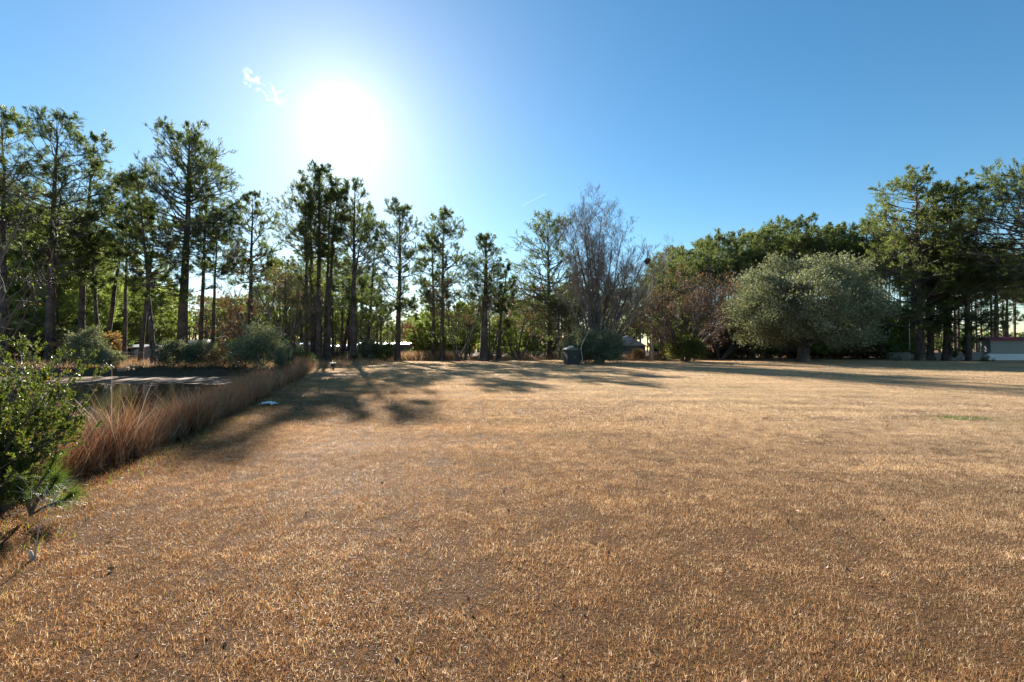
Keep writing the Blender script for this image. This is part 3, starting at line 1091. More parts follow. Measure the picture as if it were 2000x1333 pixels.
def bare_tree(seed, H, stems, spread, tr, n1=8, n2=7, n3=5, n4=3, bark='grey_bark', twig='twig', leafn=0, leaf='brown_leaf', name='bare_tree',
              up=0.10, base_r=0.3, dirs=None, lens=None, la=0.09, lb=0.05, minr=0.008, t0=0.2, Lf=0.42, ang=0.62):
    rng = np.random.default_rng(seed)
    root = empty(name, (0, 0, 0))
    if dirs is None:
        a = np.arange(stems) / max(stems, 1) * 6.28 + rng.normal(0, 0.4, stems)
        el = rng.uniform(0.3, 1.0, stems) * spread
        d = np.stack([np.cos(a) * np.sin(el), np.sin(a) * np.sin(el), np.cos(el)], 1)
    else:
        d = nrm(np.array(dirs, float))
    st = len(d)
    L = H * (rng.uniform(0.85, 1.0, st) if lens is None else np.array(lens))
    p = np.stack([d[:, 0] * base_r, d[:, 1] * base_r, np.full(st, -0.2)], 1)
    P0, R0 = grow(p, d, L, np.full(st, tr) * rng.uniform(0.75, 1.1, st), 11, rng, 0.035, 0.012, 0.1)
    R0[:, 0] *= 1.35
    g = Geo()
    g.tubes(P0, R0, 8, False)
    g.build('trunk', M[bark], root, True)
    P1, R1 = spawn(P0, R0, n1, t0, 0.97, Lf, ang, rng, 7, 0.09, up, 0.5, minr * 2.2, 0.25)
    P2, R2 = spawn(P1, R1, n2, 0.2, 0.98, 0.42, 0.6, rng, 5, 0.12, up, 0.55, minr * 1.4, 0.4)
    P3, R3 = spawn(P2, R2, n3, 0.2, 1.0, 0.5, 0.6, rng, 4, 0.14, up, 0.6, minr, 0.6)
    g = Geo()
    g.tubes(P1, R1, 5, False)
    g.tubes(P2, R2, 4, False)
    g.tubes(P3, R3, 3, False)
    PL, RL = P3, R3
    if n4:
        P4, R4 = spawn(P3, R3, n4, 0.25, 1.0, 0.6, 0.6, rng, 3, 0.15, up, 0.7, minr * 0.8, 0.7)
        g.tubes(P4, R4, 3, False)
        PL, RL = P4, R4
    g.build('branches', M[twig], root)
    if leafn:
        idx = rng.integers(0, len(PL), leafn)
        c, tg, _ = lerp_poly(PL[idx], RL[idx], rng.random(leafn))
        g = Geo()
        leaves(g, c, la, lb, rng, 0.2, tg * 0.5)
        g.build('crown', M[leaf], root)
    return root


# the big bare tree, stems fanning out, longest stem to the right
dz = 48.0
b = pt(1170, 681, dz)
_r = np.random.default_rng(311)
_a = np.arange(17) * 2.399
_th = np.radians(np.array([1, 6, 10, 14, 18, 20, 12, 16, 22, 7, 19, 24, 13, 21, 17, 10, 26]))
_e = np.tan(_th)
_L = []
for q in _e:            # leaders end on an egg-shaped outline
    z_ = np.linspace(3, 17, 400)
    in_ = ((z_ - 10.0) / 6.4) ** 2 + (z_ * q / 4.7) ** 2 < 1
    _L.append(float(z_[in_].max() / math.cos(math.atan(q))) if in_.any() else 8.5)
o = bare_tree(31, 1.0, 0, 0, 0.17, 10, 8, 5, 3, name='bare_tree',
              dirs=[(math.cos(q) * e_, math.sin(q) * e_, 1) for q, e_ in zip(_a, _e)] + [(0.50, 0.0, 1), (0.70, 0.05, 1), (-0.45, -0.1, .9)],
              lens=_L + [13.6, 14.2, 8.8],
              twig='bare_twig', leafn=5000, base_r=0.28, la=0.10, lb=0.05, up=0.10, minr=0.0075, Lf=0.28, ang=0.6, t0=0.34)
o.location = (b[0], dz, gz(b[0], dz))
tag(o, 'big bare winter tree with stems fanning up behind the little shed', 'tree')
# squirrel nest high in it
rng = np.random.default_rng(3)
g = Geo()
q = nrm(rng.normal(0, 1, (900, 3))) * rng.uniform(0.05, 0.3, (900, 1))
leaves(g, q, 0.16, 0.1, rng)
o = g.build('leaf_nest', M['seed'])
o.location = tuple(pt(1265, 510, dz))
tag(o, 'dark leaf nest hanging in the right limb of the big bare tree', 'nest')

# wide evergreen oak on the lawn edge
d = 52.0
b = pt(1568, 681, d)
o = broadleaf(41, 12.2, (8.0, 7.9, 5.1), 6.2, 0.62, 1000, 85, 0.52, 0.26, 0.13, 'oak', zmin=-0.9, stems=6, limbs=260, fork=0.15, lump=0.33, shell=0.5, zlow=2.15)
o.location = (b[0], d, gz(b[0], d))
tag(o, 'wide spreading evergreen oak with silvery leaves at the lawn edge', 'tree')

# brown twiggy oak with the shrub at its foot
d = 56.0
b = pt(1337, 681, d)
o = bare_tree(51, 9.5, 6, 0.75, 0.22, 9, 8, 6, 4, leafn=9000, la=0.15, lb=0.09, bark='oak_bark', up=0.02, Lf=0.62, t0=0.25)
o.location = (b[0], d, gz(b[0], d))
tag(o, 'brown twiggy oak with dry leaves rising out of the green bush', 'tree')
d = 66.0
b = pt(1405, 681, d)
o = bare_tree(52, 10.5, 5, 0.7, 0.2, 9, 8, 5, 3, leafn=4000, la=0.14, lb=0.08, bark='oak_bark', up=0.02, Lf=0.55)
o.location = (b[0], d, gz(b[0], d))
tag(o, 'grey twiggy oak between the brown oak and the wide evergreen oak', 'tree')

# twisting small hardwoods in the middle
for (x, d, H, st, sprd, lf, ln, sd_, lab) in (
        (892, 57, 9.5, 3, 0.45, 'brown_leaf', 6000, 61, 'small twisted hardwood leaning left of the thick trunked pine'),
        (908, 60, 8.5, 3, 0.6, 'shrub', 9000, 62, 'small twisted hardwood with green leaves and a curved trunk'),
        (957, 60, 11.5, 4, 0.5, 'shrub', 13000, 63, 'leafy hardwood with dark green leaves behind the thick trunked pine'),
        (1010, 63, 10.5, 4, 0.55, 'brown_leaf', 9000, 64, 'bare hardwood with brown leaves left of the round topped pine'),
        (1095, 60, 9.0, 4, 0.6, 'shrub', 9000, 65, 'leafy hardwood right behind the little shed'),
        (1190, 62, 8.5, 5, 0.5, 'brown_leaf', 6000, 66, 'twiggy brown hardwood in front of the white gabled house'),
        (1140, 58, 8.0, 5, 0.7, 'shrub', 12000, 67, 'dark leafy hardwood under the big bare tree'),
        (812, 72, 5.2, 4, 0.8, 'red_leaf', 9000, 68, 'low red leaved tree in front of the end of the long trailer'),
        (743, 62, 11.5, 1, 0.1, 'brown_leaf', 0, 69, 'thin bare sapling in the gap right of the central cluster'),
        (712, 60, 7.5, 3, 0.4, 'shrub', 9000, 70, 'leafy young hardwood right of the thick single pine'),
        (655, 65, 8.5, 3, 0.5, 'shrub', 7000, 71, 'leafy young hardwood behind the small box on a post'),
        (562, 48, 9.5, 2, 0.3, 'brown_leaf', 1500, 72, 'grey lichened hardwood with slanting limbs right of the dark bush'),
        (515, 45, 10.5, 2, 0.35, 'brown_leaf', 1500, 73, 'pale grey hardwood leaning left out of the dark bush'),
        (455, 62, 8.5, 4, 0.6, 'brown_leaf', 9000, 74, 'tawny brown leaved hardwood behind the parked car'),
        (545, 68, 9.5, 4, 0.5, 'shrub', 9000, 75, 'dark green hardwood left of the central cluster')):
    o = bare_tree(sd_, H, st, sprd, 0.14 if st > 1 else 0.09, 8, 7, 4, 2, leafn=int(ln * 0.8), leaf=lf, la=0.14, lb=0.08,
                  name='hardwood_tree', bark='grey_bark', up=0.05, Lf=0.5, t0=0.3)
    b = pt(x, 681, d)
    o.location = (b[0], d, gz(b[0], d))
    tag(o, lab, 'tree')

# ------------------------------------------------------------------ woods of single trees
rng = np.random.default_rng(77)
bare_p = [bare_tree(700 + k, 10, 3, 0.5, 0.10, 8, 6, 4, 0, leafn=900, la=0.14, lb=0.09, name='hardwood_tree', up=0.06, Lf=0.45, minr=0.014) for k in range(3)]
used = set()


def plant(proto, x, y, rz, s, label, group, cat):
    if proto.name in used:
        o = copy_tree(proto, (x, y, gz(x, y)), rz, s, label, group)
    else:
        o = proto
        used.add(proto.name)
        o.location = (x, y, gz(x, y))
        o.rotation_euler = (0, 0, rz)
        o.scale = s
        o['label'], o['group'] = label, group
    o['category'] = cat
    return o


def wood(n, x0, x1, d0, d1, protos_, htop, label, group, mind=2.4, hj=0.12, H0=22.0, xy=False, cat='tree'):
    """n trees between photograph columns x0..x1 at depth d0..d1; htop(x) gives the y of the skyline"""
    P_ = []
    tries = 0
    while len(P_) < n and tries < n * 60:
        tries += 1
        x = rng.uniform(x0, x1)
        d = math.sqrt(rng.uniform(d0 ** 2, d1 ** 2))
        X = (x - 1000) / F * d
        if 1200 < x < 1256 and d < 94:
            continue
        if all((X - a) ** 2 + (d - b_) ** 2 > mind ** 2 for a, b_ in P_) and (pond_sd(np.array([X]), np.array([d]))[0] > 2):
            P_.append((X, d))
            hh = pt(x, htop(x), d)[2] * rng.uniform(1 - hj * 1.6, 1 + hj * 0.25)
            s = hh / H0
            sw = s ** 0.5 * rng.uniform(0.85, 1.15)
            plant(protos_[rng.integers(len(protos_))], X, d, rng.uniform(0, 6.28), (sw, sw, s), label, group, cat)


sky_r = lambda x: np.interp(x, [1260, 1310, 1345, 1400, 1440, 1480, 1530, 1600, 1660, 1700, 1760, 1850, 1900, 2000], [520, 482, 490, 462, 455, 452, 432, 426, 445, 440, 470, 480, 500, 500])
wood(66, 1290, 1730, 72, 94, protos, sky_r, 'pine in the dark wood behind the wide evergreen oak', 'pines in the dark wood behind the evergreen oak', 2.3, 0.14)
wood(44, 1730, 2120, 70, 100, protos, sky_r, 'slender pine in the open wood behind the board fence', 'pines in the open wood behind the board fence', 2.3)
wood(40, 1030, 1300, 76, 112, protos, lambda x: np.interp(x, [1030, 1100, 1200, 1260, 1300], [590, 560, 560, 540, 500]),
     'pine in the shaded wood behind the big bare tree', 'pines in the wood behind the big bare tree', 2.6)
wood(26, 520, 760, 68, 100, protos, lambda x: np.interp(x, [520, 600, 680, 740, 760], [500, 500, 500, 560, 620]),
     'pine in the thin wood behind the central cluster of tall pines', 'pines behind the central cluster', 2.6, 0.2)
wood(16, 840, 1030, 72, 110, protos, lambda x: 585, 'pine in the back of the shaded yard beyond the wire fence', 'pines in the yard beyond the wire fence', 3, 0.15)
wood(26, -110, 250, 56, 90, protos, lambda x: np.interp(x, [-110, 120, 250], [330, 400, 500]), 'pine in the wood at the far left beyond the pond', 'pines at the far left beyond the pond', 3, 0.2)
wood(16, 250, 520, 84, 120, protos, lambda x: np.interp(x, [250, 330, 420, 520], [520, 560, 590, 560]), 'far pine beyond the camper and the metal shed', 'pines beyond the camper', 4, 0.1)
wood(20, -110, 228, 50, 66, young, lambda x: np.interp(x, [-110, 100, 200, 300], [380, 440, 480, 560]), 'bushy young pine with pale sunlit needles left of the metal shed',
     'young pines left of the metal shed', 3.0, 0.2, 12)
wood(8, 200, 330, 70, 84, young, lambda x: 560, 'bushy young pine behind the metal shed', 'young pines behind the metal shed', 3.0, 0.15, 12)
wood(14, 430, 740, 90, 112, young, lambda x: np.interp(x, [430, 520, 600, 740], [600, 560, 560, 600]), 'bushy young pine in the thicket behind the central cluster',
     'young pines behind the central cluster', 3.0, 0.25, 12)
wood(14, 820, 1060, 66, 90, young, lambda x: 600, 'bushy young pine in the shaded yard', 'young pines in the shaded yard', 3.0, 0.2, 12)
wood(9, 1300, 1420, 70, 84, young, lambda x: 575, 'bushy young pine behind the brown oak', 'young pines behind the brown oak', 3.0, 0.2, 12)
wood(16, 1440, 1780, 68, 76, young, lambda x: 590, 'low bushy pine in the shade behind the evergreen oak', 'young pines in the shade behind the evergreen oak', 3.0, 0.2, 12)
wood(4, 1700, 1790, 66, 72, young, lambda x: 590, 'low bushy pine around the tallest right pines', 'young pines by the tallest right pines', 2.5, 0.2, 12)
wood(15, -80, 235, 52, 86, bare_p, lambda x: 600, 'small bare hardwood in the shade at the far left', 'bare hardwoods at the far left', 3.0, 0.2, 10)
wood(16, 235, 560, 70, 100, bare_p, lambda x: 600, 'small bare hardwood in the undergrowth beyond the pond', 'bare hardwoods beyond the pond', 3.0, 0.2, 10)
wood(20, 560, 1300, 68, 100, bare_p, lambda x: 615, 'small bare hardwood in the shade along the wire fence', 'bare hardwoods along the wire fence', 3.0, 0.2, 10)
wood(24, 1380, 1800, 66, 80, bare_p, lambda x: 640, 'small bare hardwood at the foot of the dark wood', 'bare hardwoods at the foot of the dark wood', 2.5, 0.2, 10)

# far wood reads as one mass
g = Geo()
gt = Geo()
n = 260
ang = rng.uniform(-0.95, 0.95, n)
dist = rng.uniform(150, 230, n)
cx, cy = np.sin(ang) * dist, np.cos(ang) * dist
hh = rng.uniform(10, 17, n) * np.where(ang > 0.66, 0.4, 1.0)
for x, y, h in zip(cx, cy, hh):
    C = crown_clumps(rng, 26, (3.6, 3.6, h * 0.32), 0.2, 0.3) + np.array([x, y, h * 0.66])
    k = np.repeat(np.arange(len(C)), 20)
    leaves(g, C[k] + rng.normal(0, 0.7, (len(k), 3)), 0.9, 0.5, rng, 0.5, None, np.repeat(rng.random(len(C)), 20))
P_ = np.stack([np.stack([cx, cy, np.full(n, -0.5)], 1), np.stack([cx, cy, hh * 0.8], 1)], 1)
g.tubes(P_, np.full((n, 2), 0.25), 4, False, 0.0)
tag(g.build('far_wood', M['pine']), 'far off line of woodland closing the view', 'woodland', kind='stuff')

# ------------------------------------------------------------------ shrubs


def shrub(seed, H, rad, leaf='shrub', n_cl=130, per=55, la=0.10, lb=0.05, cr=0.17, name='shrub', lump=0.25, cz=None, twig='twig'):
    return broadleaf(seed, H, rad, cz if cz is not None else H * 0.5, 0.06, n_cl, per, cr, la, lb, leaf, 'grey_bark', twig, 0.35, lump, -0.75, 6, name, 60, 0.1, 0.3)


def put_shrub(x, ybase, d, seed, H, wpx, label, leaf='shrub', name='shrub', **kw):
    b = pt(x, 681, d)
    r = wpx / 2 / F * d
    o = shrub(seed, H, (r, r, H * 0.52), leaf, name=name, **kw)
    o.location = (b[0], d, gz(b[0], d))
    return tag(o, label, 'shrub')


put_shrub(170, 722, 38.5, 81, 3.2, 62, 'conical glossy bush on the far bank of the pond', 'oak', n_cl=190, la=0.14, lb=0.07, cr=0.2)
put_shrub(205, 722, 38.2, 82, 1.5, 50, 'low spreading bush right beside the conical bush', 'oak', n_cl=100, la=0.14, lb=0.07)
put_shrub(337, 720, 38.5, 83, 2.3, 56, 'left one of two rounded glossy bushes on the far bank', 'oak', n_cl=150, la=0.14, lb=0.07)
put_shrub(386, 720, 38.5, 84, 2.2, 52, 'right one of two rounded glossy bushes on the far bank', 'oak', n_cl=150, la=0.14, lb=0.07)
put_shrub(430, 722, 37.5, 85, 1.6, 50, 'low brownish bush on the far bank before the parked car', 'brown_leaf', n_cl=110, la=0.1, lb=0.05)
put_shrub(512, 735, 36.0, 86, 3.2, 74, 'large dark evergreen bush at the end of the pond', 'oak', n_cl=230, la=0.14, lb=0.07, cr=0.24, lump=0.42)
put_shrub(478, 730, 36.6, 87, 2.4, 60, 'dark evergreen bush left of the largest bush at the pond', 'oak', n_cl=120, la=0.13, lb=0.06, cr=0.22, lump=0.4)
put_shrub(560, 730, 33.5, 88, 1.9, 44, 'small twiggy bush at the far end of the reeds', 'oak', n_cl=90, la=0.10, lb=0.05)
put_shrub(592, 730, 34.0, 89, 1.5, 36, 'small dark bush where the reeds meet the lawn', 'shrub', n_cl=80, la=0.10, lb=0.05)
put_shrub(1170, 712, 46.8, 90, 3.4, 88, 'dense dark bush around the foot of the big bare tree', 'oak', n_cl=330, la=0.16, lb=0.08, cr=0.26)
put_shrub(1128, 712, 48.5, 91, 3.0, 60, 'dark bush just behind the little shed', 'oak', n_cl=200, la=0.16, lb=0.08, cr=0.24)
put_shrub(1340, 706, 54.5, 92, 3.0, 62, 'bright green bush under the brown oak', 'near_shrub', n_cl=260, la=0.18, lb=0.09, cr=0.25)
put_shrub(1246, 700, 62, 93, 1.5, 22, 'small pale bush beside the utility pole', 'brown_leaf', n_cl=70, la=0.12)
put_shrub(1298, 700, 62, 94, 1.7, 20, 'small upright straw coloured bush right of the utility pole', 'brown_leaf', n_cl=70, la=0.12)
put_shrub(750, 708, 58, 95, 2.4, 42, 'pale leaved bush in front of the left end of the long trailer', 'shrub', n_cl=120, la=0.15, lb=0.08)
put_shrub(720, 708, 57, 96, 3.0, 36, 'dark bush right of the thick single pine', 'oak', n_cl=140, la=0.15, lb=0.08)
sh_p = [shrub(800 + k, 2.4, (1.5, 1.5, 1.3), lf, n_cl=75, per=38, la=0.22, lb=0.12, cr=0.22) for k, lf in enumerate(('oak', 'shrub', 'brown_leaf', 'brown_leaf'))]


def shrubs(n, x0, x1, d0, d1, hs, label, group):
    for k in range(n):
        x = rng.uniform(x0, x1)
        d = rng.uniform(d0, d1)
        X = (x - 1000) / F * d
        if pond_sd(np.array([X]), np.array([d]))[0] < 1.5 or 1195 < x < 1260:
            continue
        s = rng.uniform(*hs)
        plant(sh_p[rng.integers(len(sh_p))], X, d, rng.uniform(0, 6.28), (s * rng.uniform(.9, 1.5), s, s), label, group, 'shrub')


shrubs(26, -60, 225, 46, 62, (0.8, 1.8), 'low undergrowth bush in the shade at the far left beyond the pond', 'undergrowth at the far left')
shrubs(12, 425, 560, 50, 66, (0.7, 1.2), 'low undergrowth bush between the pond and the trailers', 'undergrowth before the trailers')
shrubs(10, 590, 780, 66, 76, (0.4, 0.7), 'low undergrowth bush along the wire fence by the central cluster', 'undergrowth along the wire fence')
shrubs(34, 1380, 1760, 70, 80, (0.8, 1.9), 'low undergrowth bush at the foot of the dark wood', 'undergrowth at the foot of the dark wood')
shrubs(22, 860, 1300, 78, 100, (0.8, 1.8), 'low undergrowth bush at the back of the shaded yard', 'undergrowth at the back of the yard')
shrubs(8, 1740, 2060, 92, 104, (0.4, 0.8), 'low undergrowth bush behind the board fence', 'undergrowth behind the board fence')

# ------------------------------------------------------------------ buildings and yard things
white = plain_mat('white_paint', (0.74, 0.74, 0.72), 0.5, noise=0.08)
metal_roof = plain_mat('pale_metal_roof', (0.72, 0.72, 0.72), 0.35, 0.3, noise=0.1, stripes=('X', 6.0))
grey_sid = plain_mat('grey_siding', (0.36, 0.36, 0.36), 0.6, noise=0.1, stripes=('Z', 12.0))
tan_sid = plain_mat('greenish_grey_siding', (0.42, 0.42, 0.37), 0.55, noise=0.08, stripes=('Z', 14.0))
maroon = plain_mat('maroon_metal', (0.22, 0.02, 0.055), 0.35, 0.2, noise=0.1, stripes=('X', 8.0))
dark = plain_mat('dark_paint', (0.03, 0.03, 0.032), 0.6)
glass = plain_mat('window_glass', (0.03, 0.035, 0.04), 0.08, spec=0.9, noise=0.05)
shed_w = plain_mat('weathered_green_boards', (0.060, 0.056, 0.048), 0.8, noise=0.3, stripes=('X', 10.0))
shed_r = plain_mat('grey_shed_roofing', (0.13, 0.135, 0.14), 0.6, noise=0.25)
galv = plain_mat('galvanised_steel', (0.42, 0.43, 0.44), 0.4, 0.7, noise=0.15)
fence_w = plain_mat('weathered_fence_boards', (0.22, 0.20, 0.185), 0.85, noise=0.3, nscale=4)
redm = plain_mat('red_cloth', (0.60, 0.05, 0.06), 0.6)
carp = plain_mat('silver_car_paint', (0.45, 0.48, 0.52), 0.25, 0.4, noise=0.05)
tire = plain_mat('tyre_rubber', (0.02, 0.02, 0.02), 0.8)
polew = plain_mat('pole_wood', (0.42, 0.36, 0.29), 0.8, noise=0.25)


def gable_roof(g, L, W, h, z, over=0.3, th=0.12):
    """ridge along x"""
    for s in (-1, 1):
        y0, y1 = 0.0, s * (W / 2 + over)
        z1 = z - over * h / (W / 2)
        x = L / 2 + over
        v = np.array([[-x, y0, z + h], [x, y0, z + h], [x, y1, z1], [-x, y1, z1],
                      [-x, y0, z + h + th], [x, y0, z + h + th], [x, y1, z1 + th], [-x, y1, z1 + th]])
        g.add(v, np.array([[0, 1, 2, 3], [7, 6, 5, 4], [0, 4, 5, 1], [1, 5, 6, 2], [2, 6, 7, 3], [3, 7, 4, 0]]))


def house(name, loc, rz, L, W, hw, hr, wall, roof, label, wins=(), doors=(), skirt=None, cat='building'):
    root = empty(name, loc, rz, label, cat)
    g = Geo()
    z0 = skirt or 0.0
    g.box((0, 0, z0 + (hw - z0) / 2), (L, W, hw - z0))
    for s in (-1, 1):
        x = s * L / 2
        g.add(np.array([[x, -W / 2, hw], [x, W / 2, hw], [x, 0, hw + hr * 0.98]]), np.array([[0, 1, 2]]))
    g.build('wall', wall, root)
    if skirt:
        g = Geo()
        g.box((0, 0, z0 / 2 - 0.1), (L + 0.06, W + 0.06, z0 + 0.2))
        g.build('skirting', white, root)
    g = Geo()
    gable_roof(g, L, W, hr, hw)
    g.build('roof', roof, root)
    for (x, z, ww, wh) in wins:
        g = Geo()
        g.box((x, -W / 2 - 0.02, z), (ww + 0.14, 0.06, wh + 0.14))
        fr = g.build('window', white, root)
        g = Geo()
        g.box((x, -W / 2 - 0.055, z), (ww, 0.03, wh))
        g.build('pane', glass, fr)
    for (x, ww, wh) in doors:
        g = Geo()
        g.box((x, -W / 2 - 0.02, z0 + wh / 2), (ww, 0.06, wh))
        dr = g.build('door', white, root)
        g = Geo()
        g.box((x + ww * 0.38, -W / 2 - 0.07, z0 + wh * 0.48), (0.06, 0.05, 0.06))
        g.build('handle', dark, dr)
    return root


def place(x, d):
    b = pt(x, 681, d)
    return (b[0], d, gz(b[0], d))


# little shed
sh = empty('garden_shed', place(1116, 45.5), 0.25, 'little weathered dark shed with a curved roof beside the big bare tree', 'shed')
g = Geo()
g.box((0, 0, 0.75), (1.5, 1.25, 1.6))
g.build('wall', shed_w, sh)
g = Geo()
g.box((0.0, -0.64, 0.75), (0.62, 0.03, 1.3))
dr = g.build('door', shed_w, sh)
g = Geo()
g.box((0.22, -0.665, 0.8), (0.04, 0.03, 0.12))
g.build('handle', galv, dr)
for dx in (-0.74, 0.74):
    g = Geo()
    g.box((dx, -0.64, 0.76), (0.07, 0.05, 1.56))
    g.build('corner_board', shed_w, sh)
g = Geo()
K = 9
u = np.linspace(-1, 1, K)
px_, pz_ = u * 0.86, 1.56 + 0.26 * (1 - np.abs(u) ** 1.6)
for s in (0,):
    top = np.array([[x, y, z + dz_] for dz_ in (0.05, 0) for y in (-0.76, 0.76) for x, z in zip(px_, pz_)])
    f = []
    for j in range(K - 1):
        f += [[j, j + 1, K + j + 1, K + j], [2 * K + j, 3 * K + j, 3 * K + j + 1, 2 * K + j + 1], [j, 2 * K + j, 2 * K + j + 1, j + 1],
              [K + j, K + j + 1, 3 * K + j + 1, 3 * K + j]]
    g.add(top, np.array(f))
    g.add(np.array([[x, y, z - 0.004] for y in (-0.60, 0.60) for x, z in zip(px_[1:-1], pz_[1:-1])] +
                   [[px_[1], -0.60, 1.5], [px_[-2], -0.60, 1.5]]), np.array([list(range(0, K - 2)) + [2 * (K - 2) + 1, 2 * (K - 2)]]))
g.build('roof', shed_r, sh)
sh.scale = (0.86, 0.86, 0.94)
# lid on the roof, bent pale limb leaning beside it
o = Geo().box((0, 0, 0.04), (0.5, 0.35, 0.08)).box((0, 0, 0.10), (0.36, 0.24, 0.05)).build('roof_lid', galv)
o.location = (sh.location[0] - 0.05, sh.location[1], sh.location[2] + 1.75)
tag(o, 'pale flat lid lying on top of the little dark shed', 'lid')
P_ = np.array([[0, 0, 0], [0.05, 0, 0.7], [-0.08, 0, 1.3], [0.0, 0.1, 1.9], [0.35, 0.1, 2.7], [0.75, 0.1, 3.4]])
o = Geo().tubes(P_[None], np.array([[0.05, 0.045, 0.04, 0.035, 0.03, 0.02]]), 6).build('leaning_branch', M['dead_wood'], None, True)
o.location = (sh.location[0] + 0.98, sh.location[1] - 0.4, sh.location[2])
tag(o, 'pale bare branch leaning at the right wall of the little shed', 'branch')

# right house with maroon roof, tank and board fence
d = 60
hx = pt(2060, 681, d)[0]
r = house('house', (hx, d + 1.5, 0), -0.33, 12.0, 2.6, 2.75, 0.32, tan_sid, maroon,
          'pale grey green house with a maroon metal roof at the right edge', wins=((3.5, 2.0, 0.9, 0.9),), doors=((1.0, 0.9, 1.9),), skirt=0.85)
g = Geo()
g.box((0, -1.66, 2.80), (12.7, 0.05, 0.26))
g.build('fascia', maroon, r)
o = Geo()
aa = np.linspace(0, 6.28, 17)[:-1]
prof = [(0.0, 0.0), (0.40, 0.0), (0.44, 0.08), (0.44, 0.62), (0.36, 0.78), (0.18, 0.84), (0.0, 0.85)]
tk = empty('gas_tank', place(1931, 58.5), 0, 'small white gas tank standing left of the maroon roofed house', 'tank')
g = Geo()
P_ = np.array([[0, 0, 0.06 + z] for _, z in prof])
P_ += np.arange(len(P_))[:, None] * np.array([0, 0, 1e-4])
g.tubes(P_[None], np.array([[max(r_, 0.01) for r_, _ in prof]]), 18)
g.build('body', white, tk, True)
Geo().tubes(np.array([[[0, 0, 0.88], [0, 0, 0.94], [0, 0, 1.0]]]), np.array([[0.16, 0.17, 0.16]]), 14).build('collar', white, tk)
Geo().tubes(np.array([[[0, 0, 0], [0, 0, 0.04], [0, 0, 0.07]]]), np.array([[0.34, 0.34, 0.34]]), 14).build('foot_ring', galv, tk)

fr = empty('board_fence', (0, 0, 0), 0, 'weathered grey board fence behind the tallest right pines', 'fence')
A, B = np.array(place(1738, 62)), np.array(place(1928, 63))
n = int(np.linalg.norm(B - A) / 0.155)
g = Geo()
rf_ = np.random.default_rng(4)
for k in range(n):
    q = A + (B - A) * (k + .5) / n
    hgt = 1.05 + rf_.uniform(-0.02, 0.02) + (0.06 if (k // 16) % 2 else 0)
    g.box((q[0], q[1] + rf_.uniform(-0.008, 0.008), q[2] + hgt / 2), (0.142, 0.02, hgt))
g.build('boards', fence_w, fr)
for z in (0.25, 0.85):
    g = Geo()
    c = (A + B) / 2
    g.box((c[0], c[1] + 0.04, c[2] + z), (np.linalg.norm(B - A), 0.04, 0.09), math.atan2(B[1] - A[1], B[0] - A[0]))
    g.build('rail', fence_w, fr)
for k in range(0, n + 1, 16):
    q = A + (B - A) * k / n
    Geo().box((q[0], q[1] + 0.1, q[2] + 0.55), (0.09, 0.09, 1.12)).build('post', fence_w, fr)
# thin pale pole, utility pole
po = empty('antenna_pole', place(1777, 60), 0, 'thin pale metal pole before the board fence', 'pole')
Geo().tubes(np.array([[[0, 0, -0.2], [0, 0, 3], [0, 0, 6.2]]]), np.array([[0.05, 0.045, 0.04]]), 8).build('shaft', galv, po, True)
Geo().tubes(np.array([[[0, 0, 0], [0, 0, 0.05], [0, 0, 0.08]]]), np.array([[0.12, 0.12, 0.1]]), 8).build('foot', galv, po)
po = empty('utility_pole', place(1274, 60), 0, 'pale wooden utility pole standing right of the white gabled house', 'pole')
Geo().tubes(np.array([[[0, 0, -0.3], [0, 0, 3], [0, 0, 7.0]]]), np.array([[0.16, 0.15, 0.13]]), 10).build('shaft', polew, po, True)
Geo().box((0, -0.05, 6.5), (1.9, 0.1, 0.12)).build('crossarm', polew, po)

# houses far behind
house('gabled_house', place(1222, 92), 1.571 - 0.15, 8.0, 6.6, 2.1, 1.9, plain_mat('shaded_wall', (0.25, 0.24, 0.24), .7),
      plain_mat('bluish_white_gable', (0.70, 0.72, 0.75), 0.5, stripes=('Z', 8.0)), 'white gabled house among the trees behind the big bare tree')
gh = bpy.context.scene.objects['gabled_house']
g = Geo()
g.add(np.array([[-4.02, -3.3, 2.1], [-4.02, 3.3, 2.1], [-4.02, 0, 4.0]]) + np.array([-0.3, 0, 0]), np.array([[0, 1, 2]]))
g.build('gable_panel', white, gh)
house('carport', place(1295, 88), 0.0, 4.4, 3.0, 2.0, 0.4, dark, white, 'low white roofed outbuilding right of the white gabled house')
house('trailer_home', place(772, 84), 0.03, 12.5, 4.2, 2.25, 0.35, grey_sid, metal_roof, 'long grey trailer home with a bright roof in the central gap',
      wins=((-3.5, 1.5, 0.9, 0.8), (3.5, 1.5, 0.9, 0.8), (0.3, 1.5, 0.7, 0.6)), doors=((-1.3, 0.85, 1.9),), skirt=0.4)
house('trailer_home', place(572, 80), -0.05, 9.5, 4.0, 2.2, 0.35, grey_sid, metal_roof, 'trailer home with a shining roof seen through the trunks left of the central cluster',
      wins=((-2.5, 1.5, 0.9, 0.8), (2.5, 1.5, 0.9, 0.8)), doors=((0, 0.85, 1.9),), skirt=0.4)
house('trailer_home', place(660, 86), 0.04, 10.0, 4.0, 1.9, 0.3, grey_sid, metal_roof, 'trailer home with a pale roof behind the central cluster of trunks',
      wins=((-2.5, 1.2, 0.9, 0.8), (2.5, 1.2, 0.9, 0.8)), doors=((0, 0.85, 1.5),), skirt=0.3)
house('metal_shed', place(274, 57), 0.0, 2.8, 2.4, 1.75, 0.25, grey_sid, metal_roof, 'grey metal shed with a pale ribbed roof beyond the pond', doors=((0.7, 0.8, 1.5),), cat='shed')
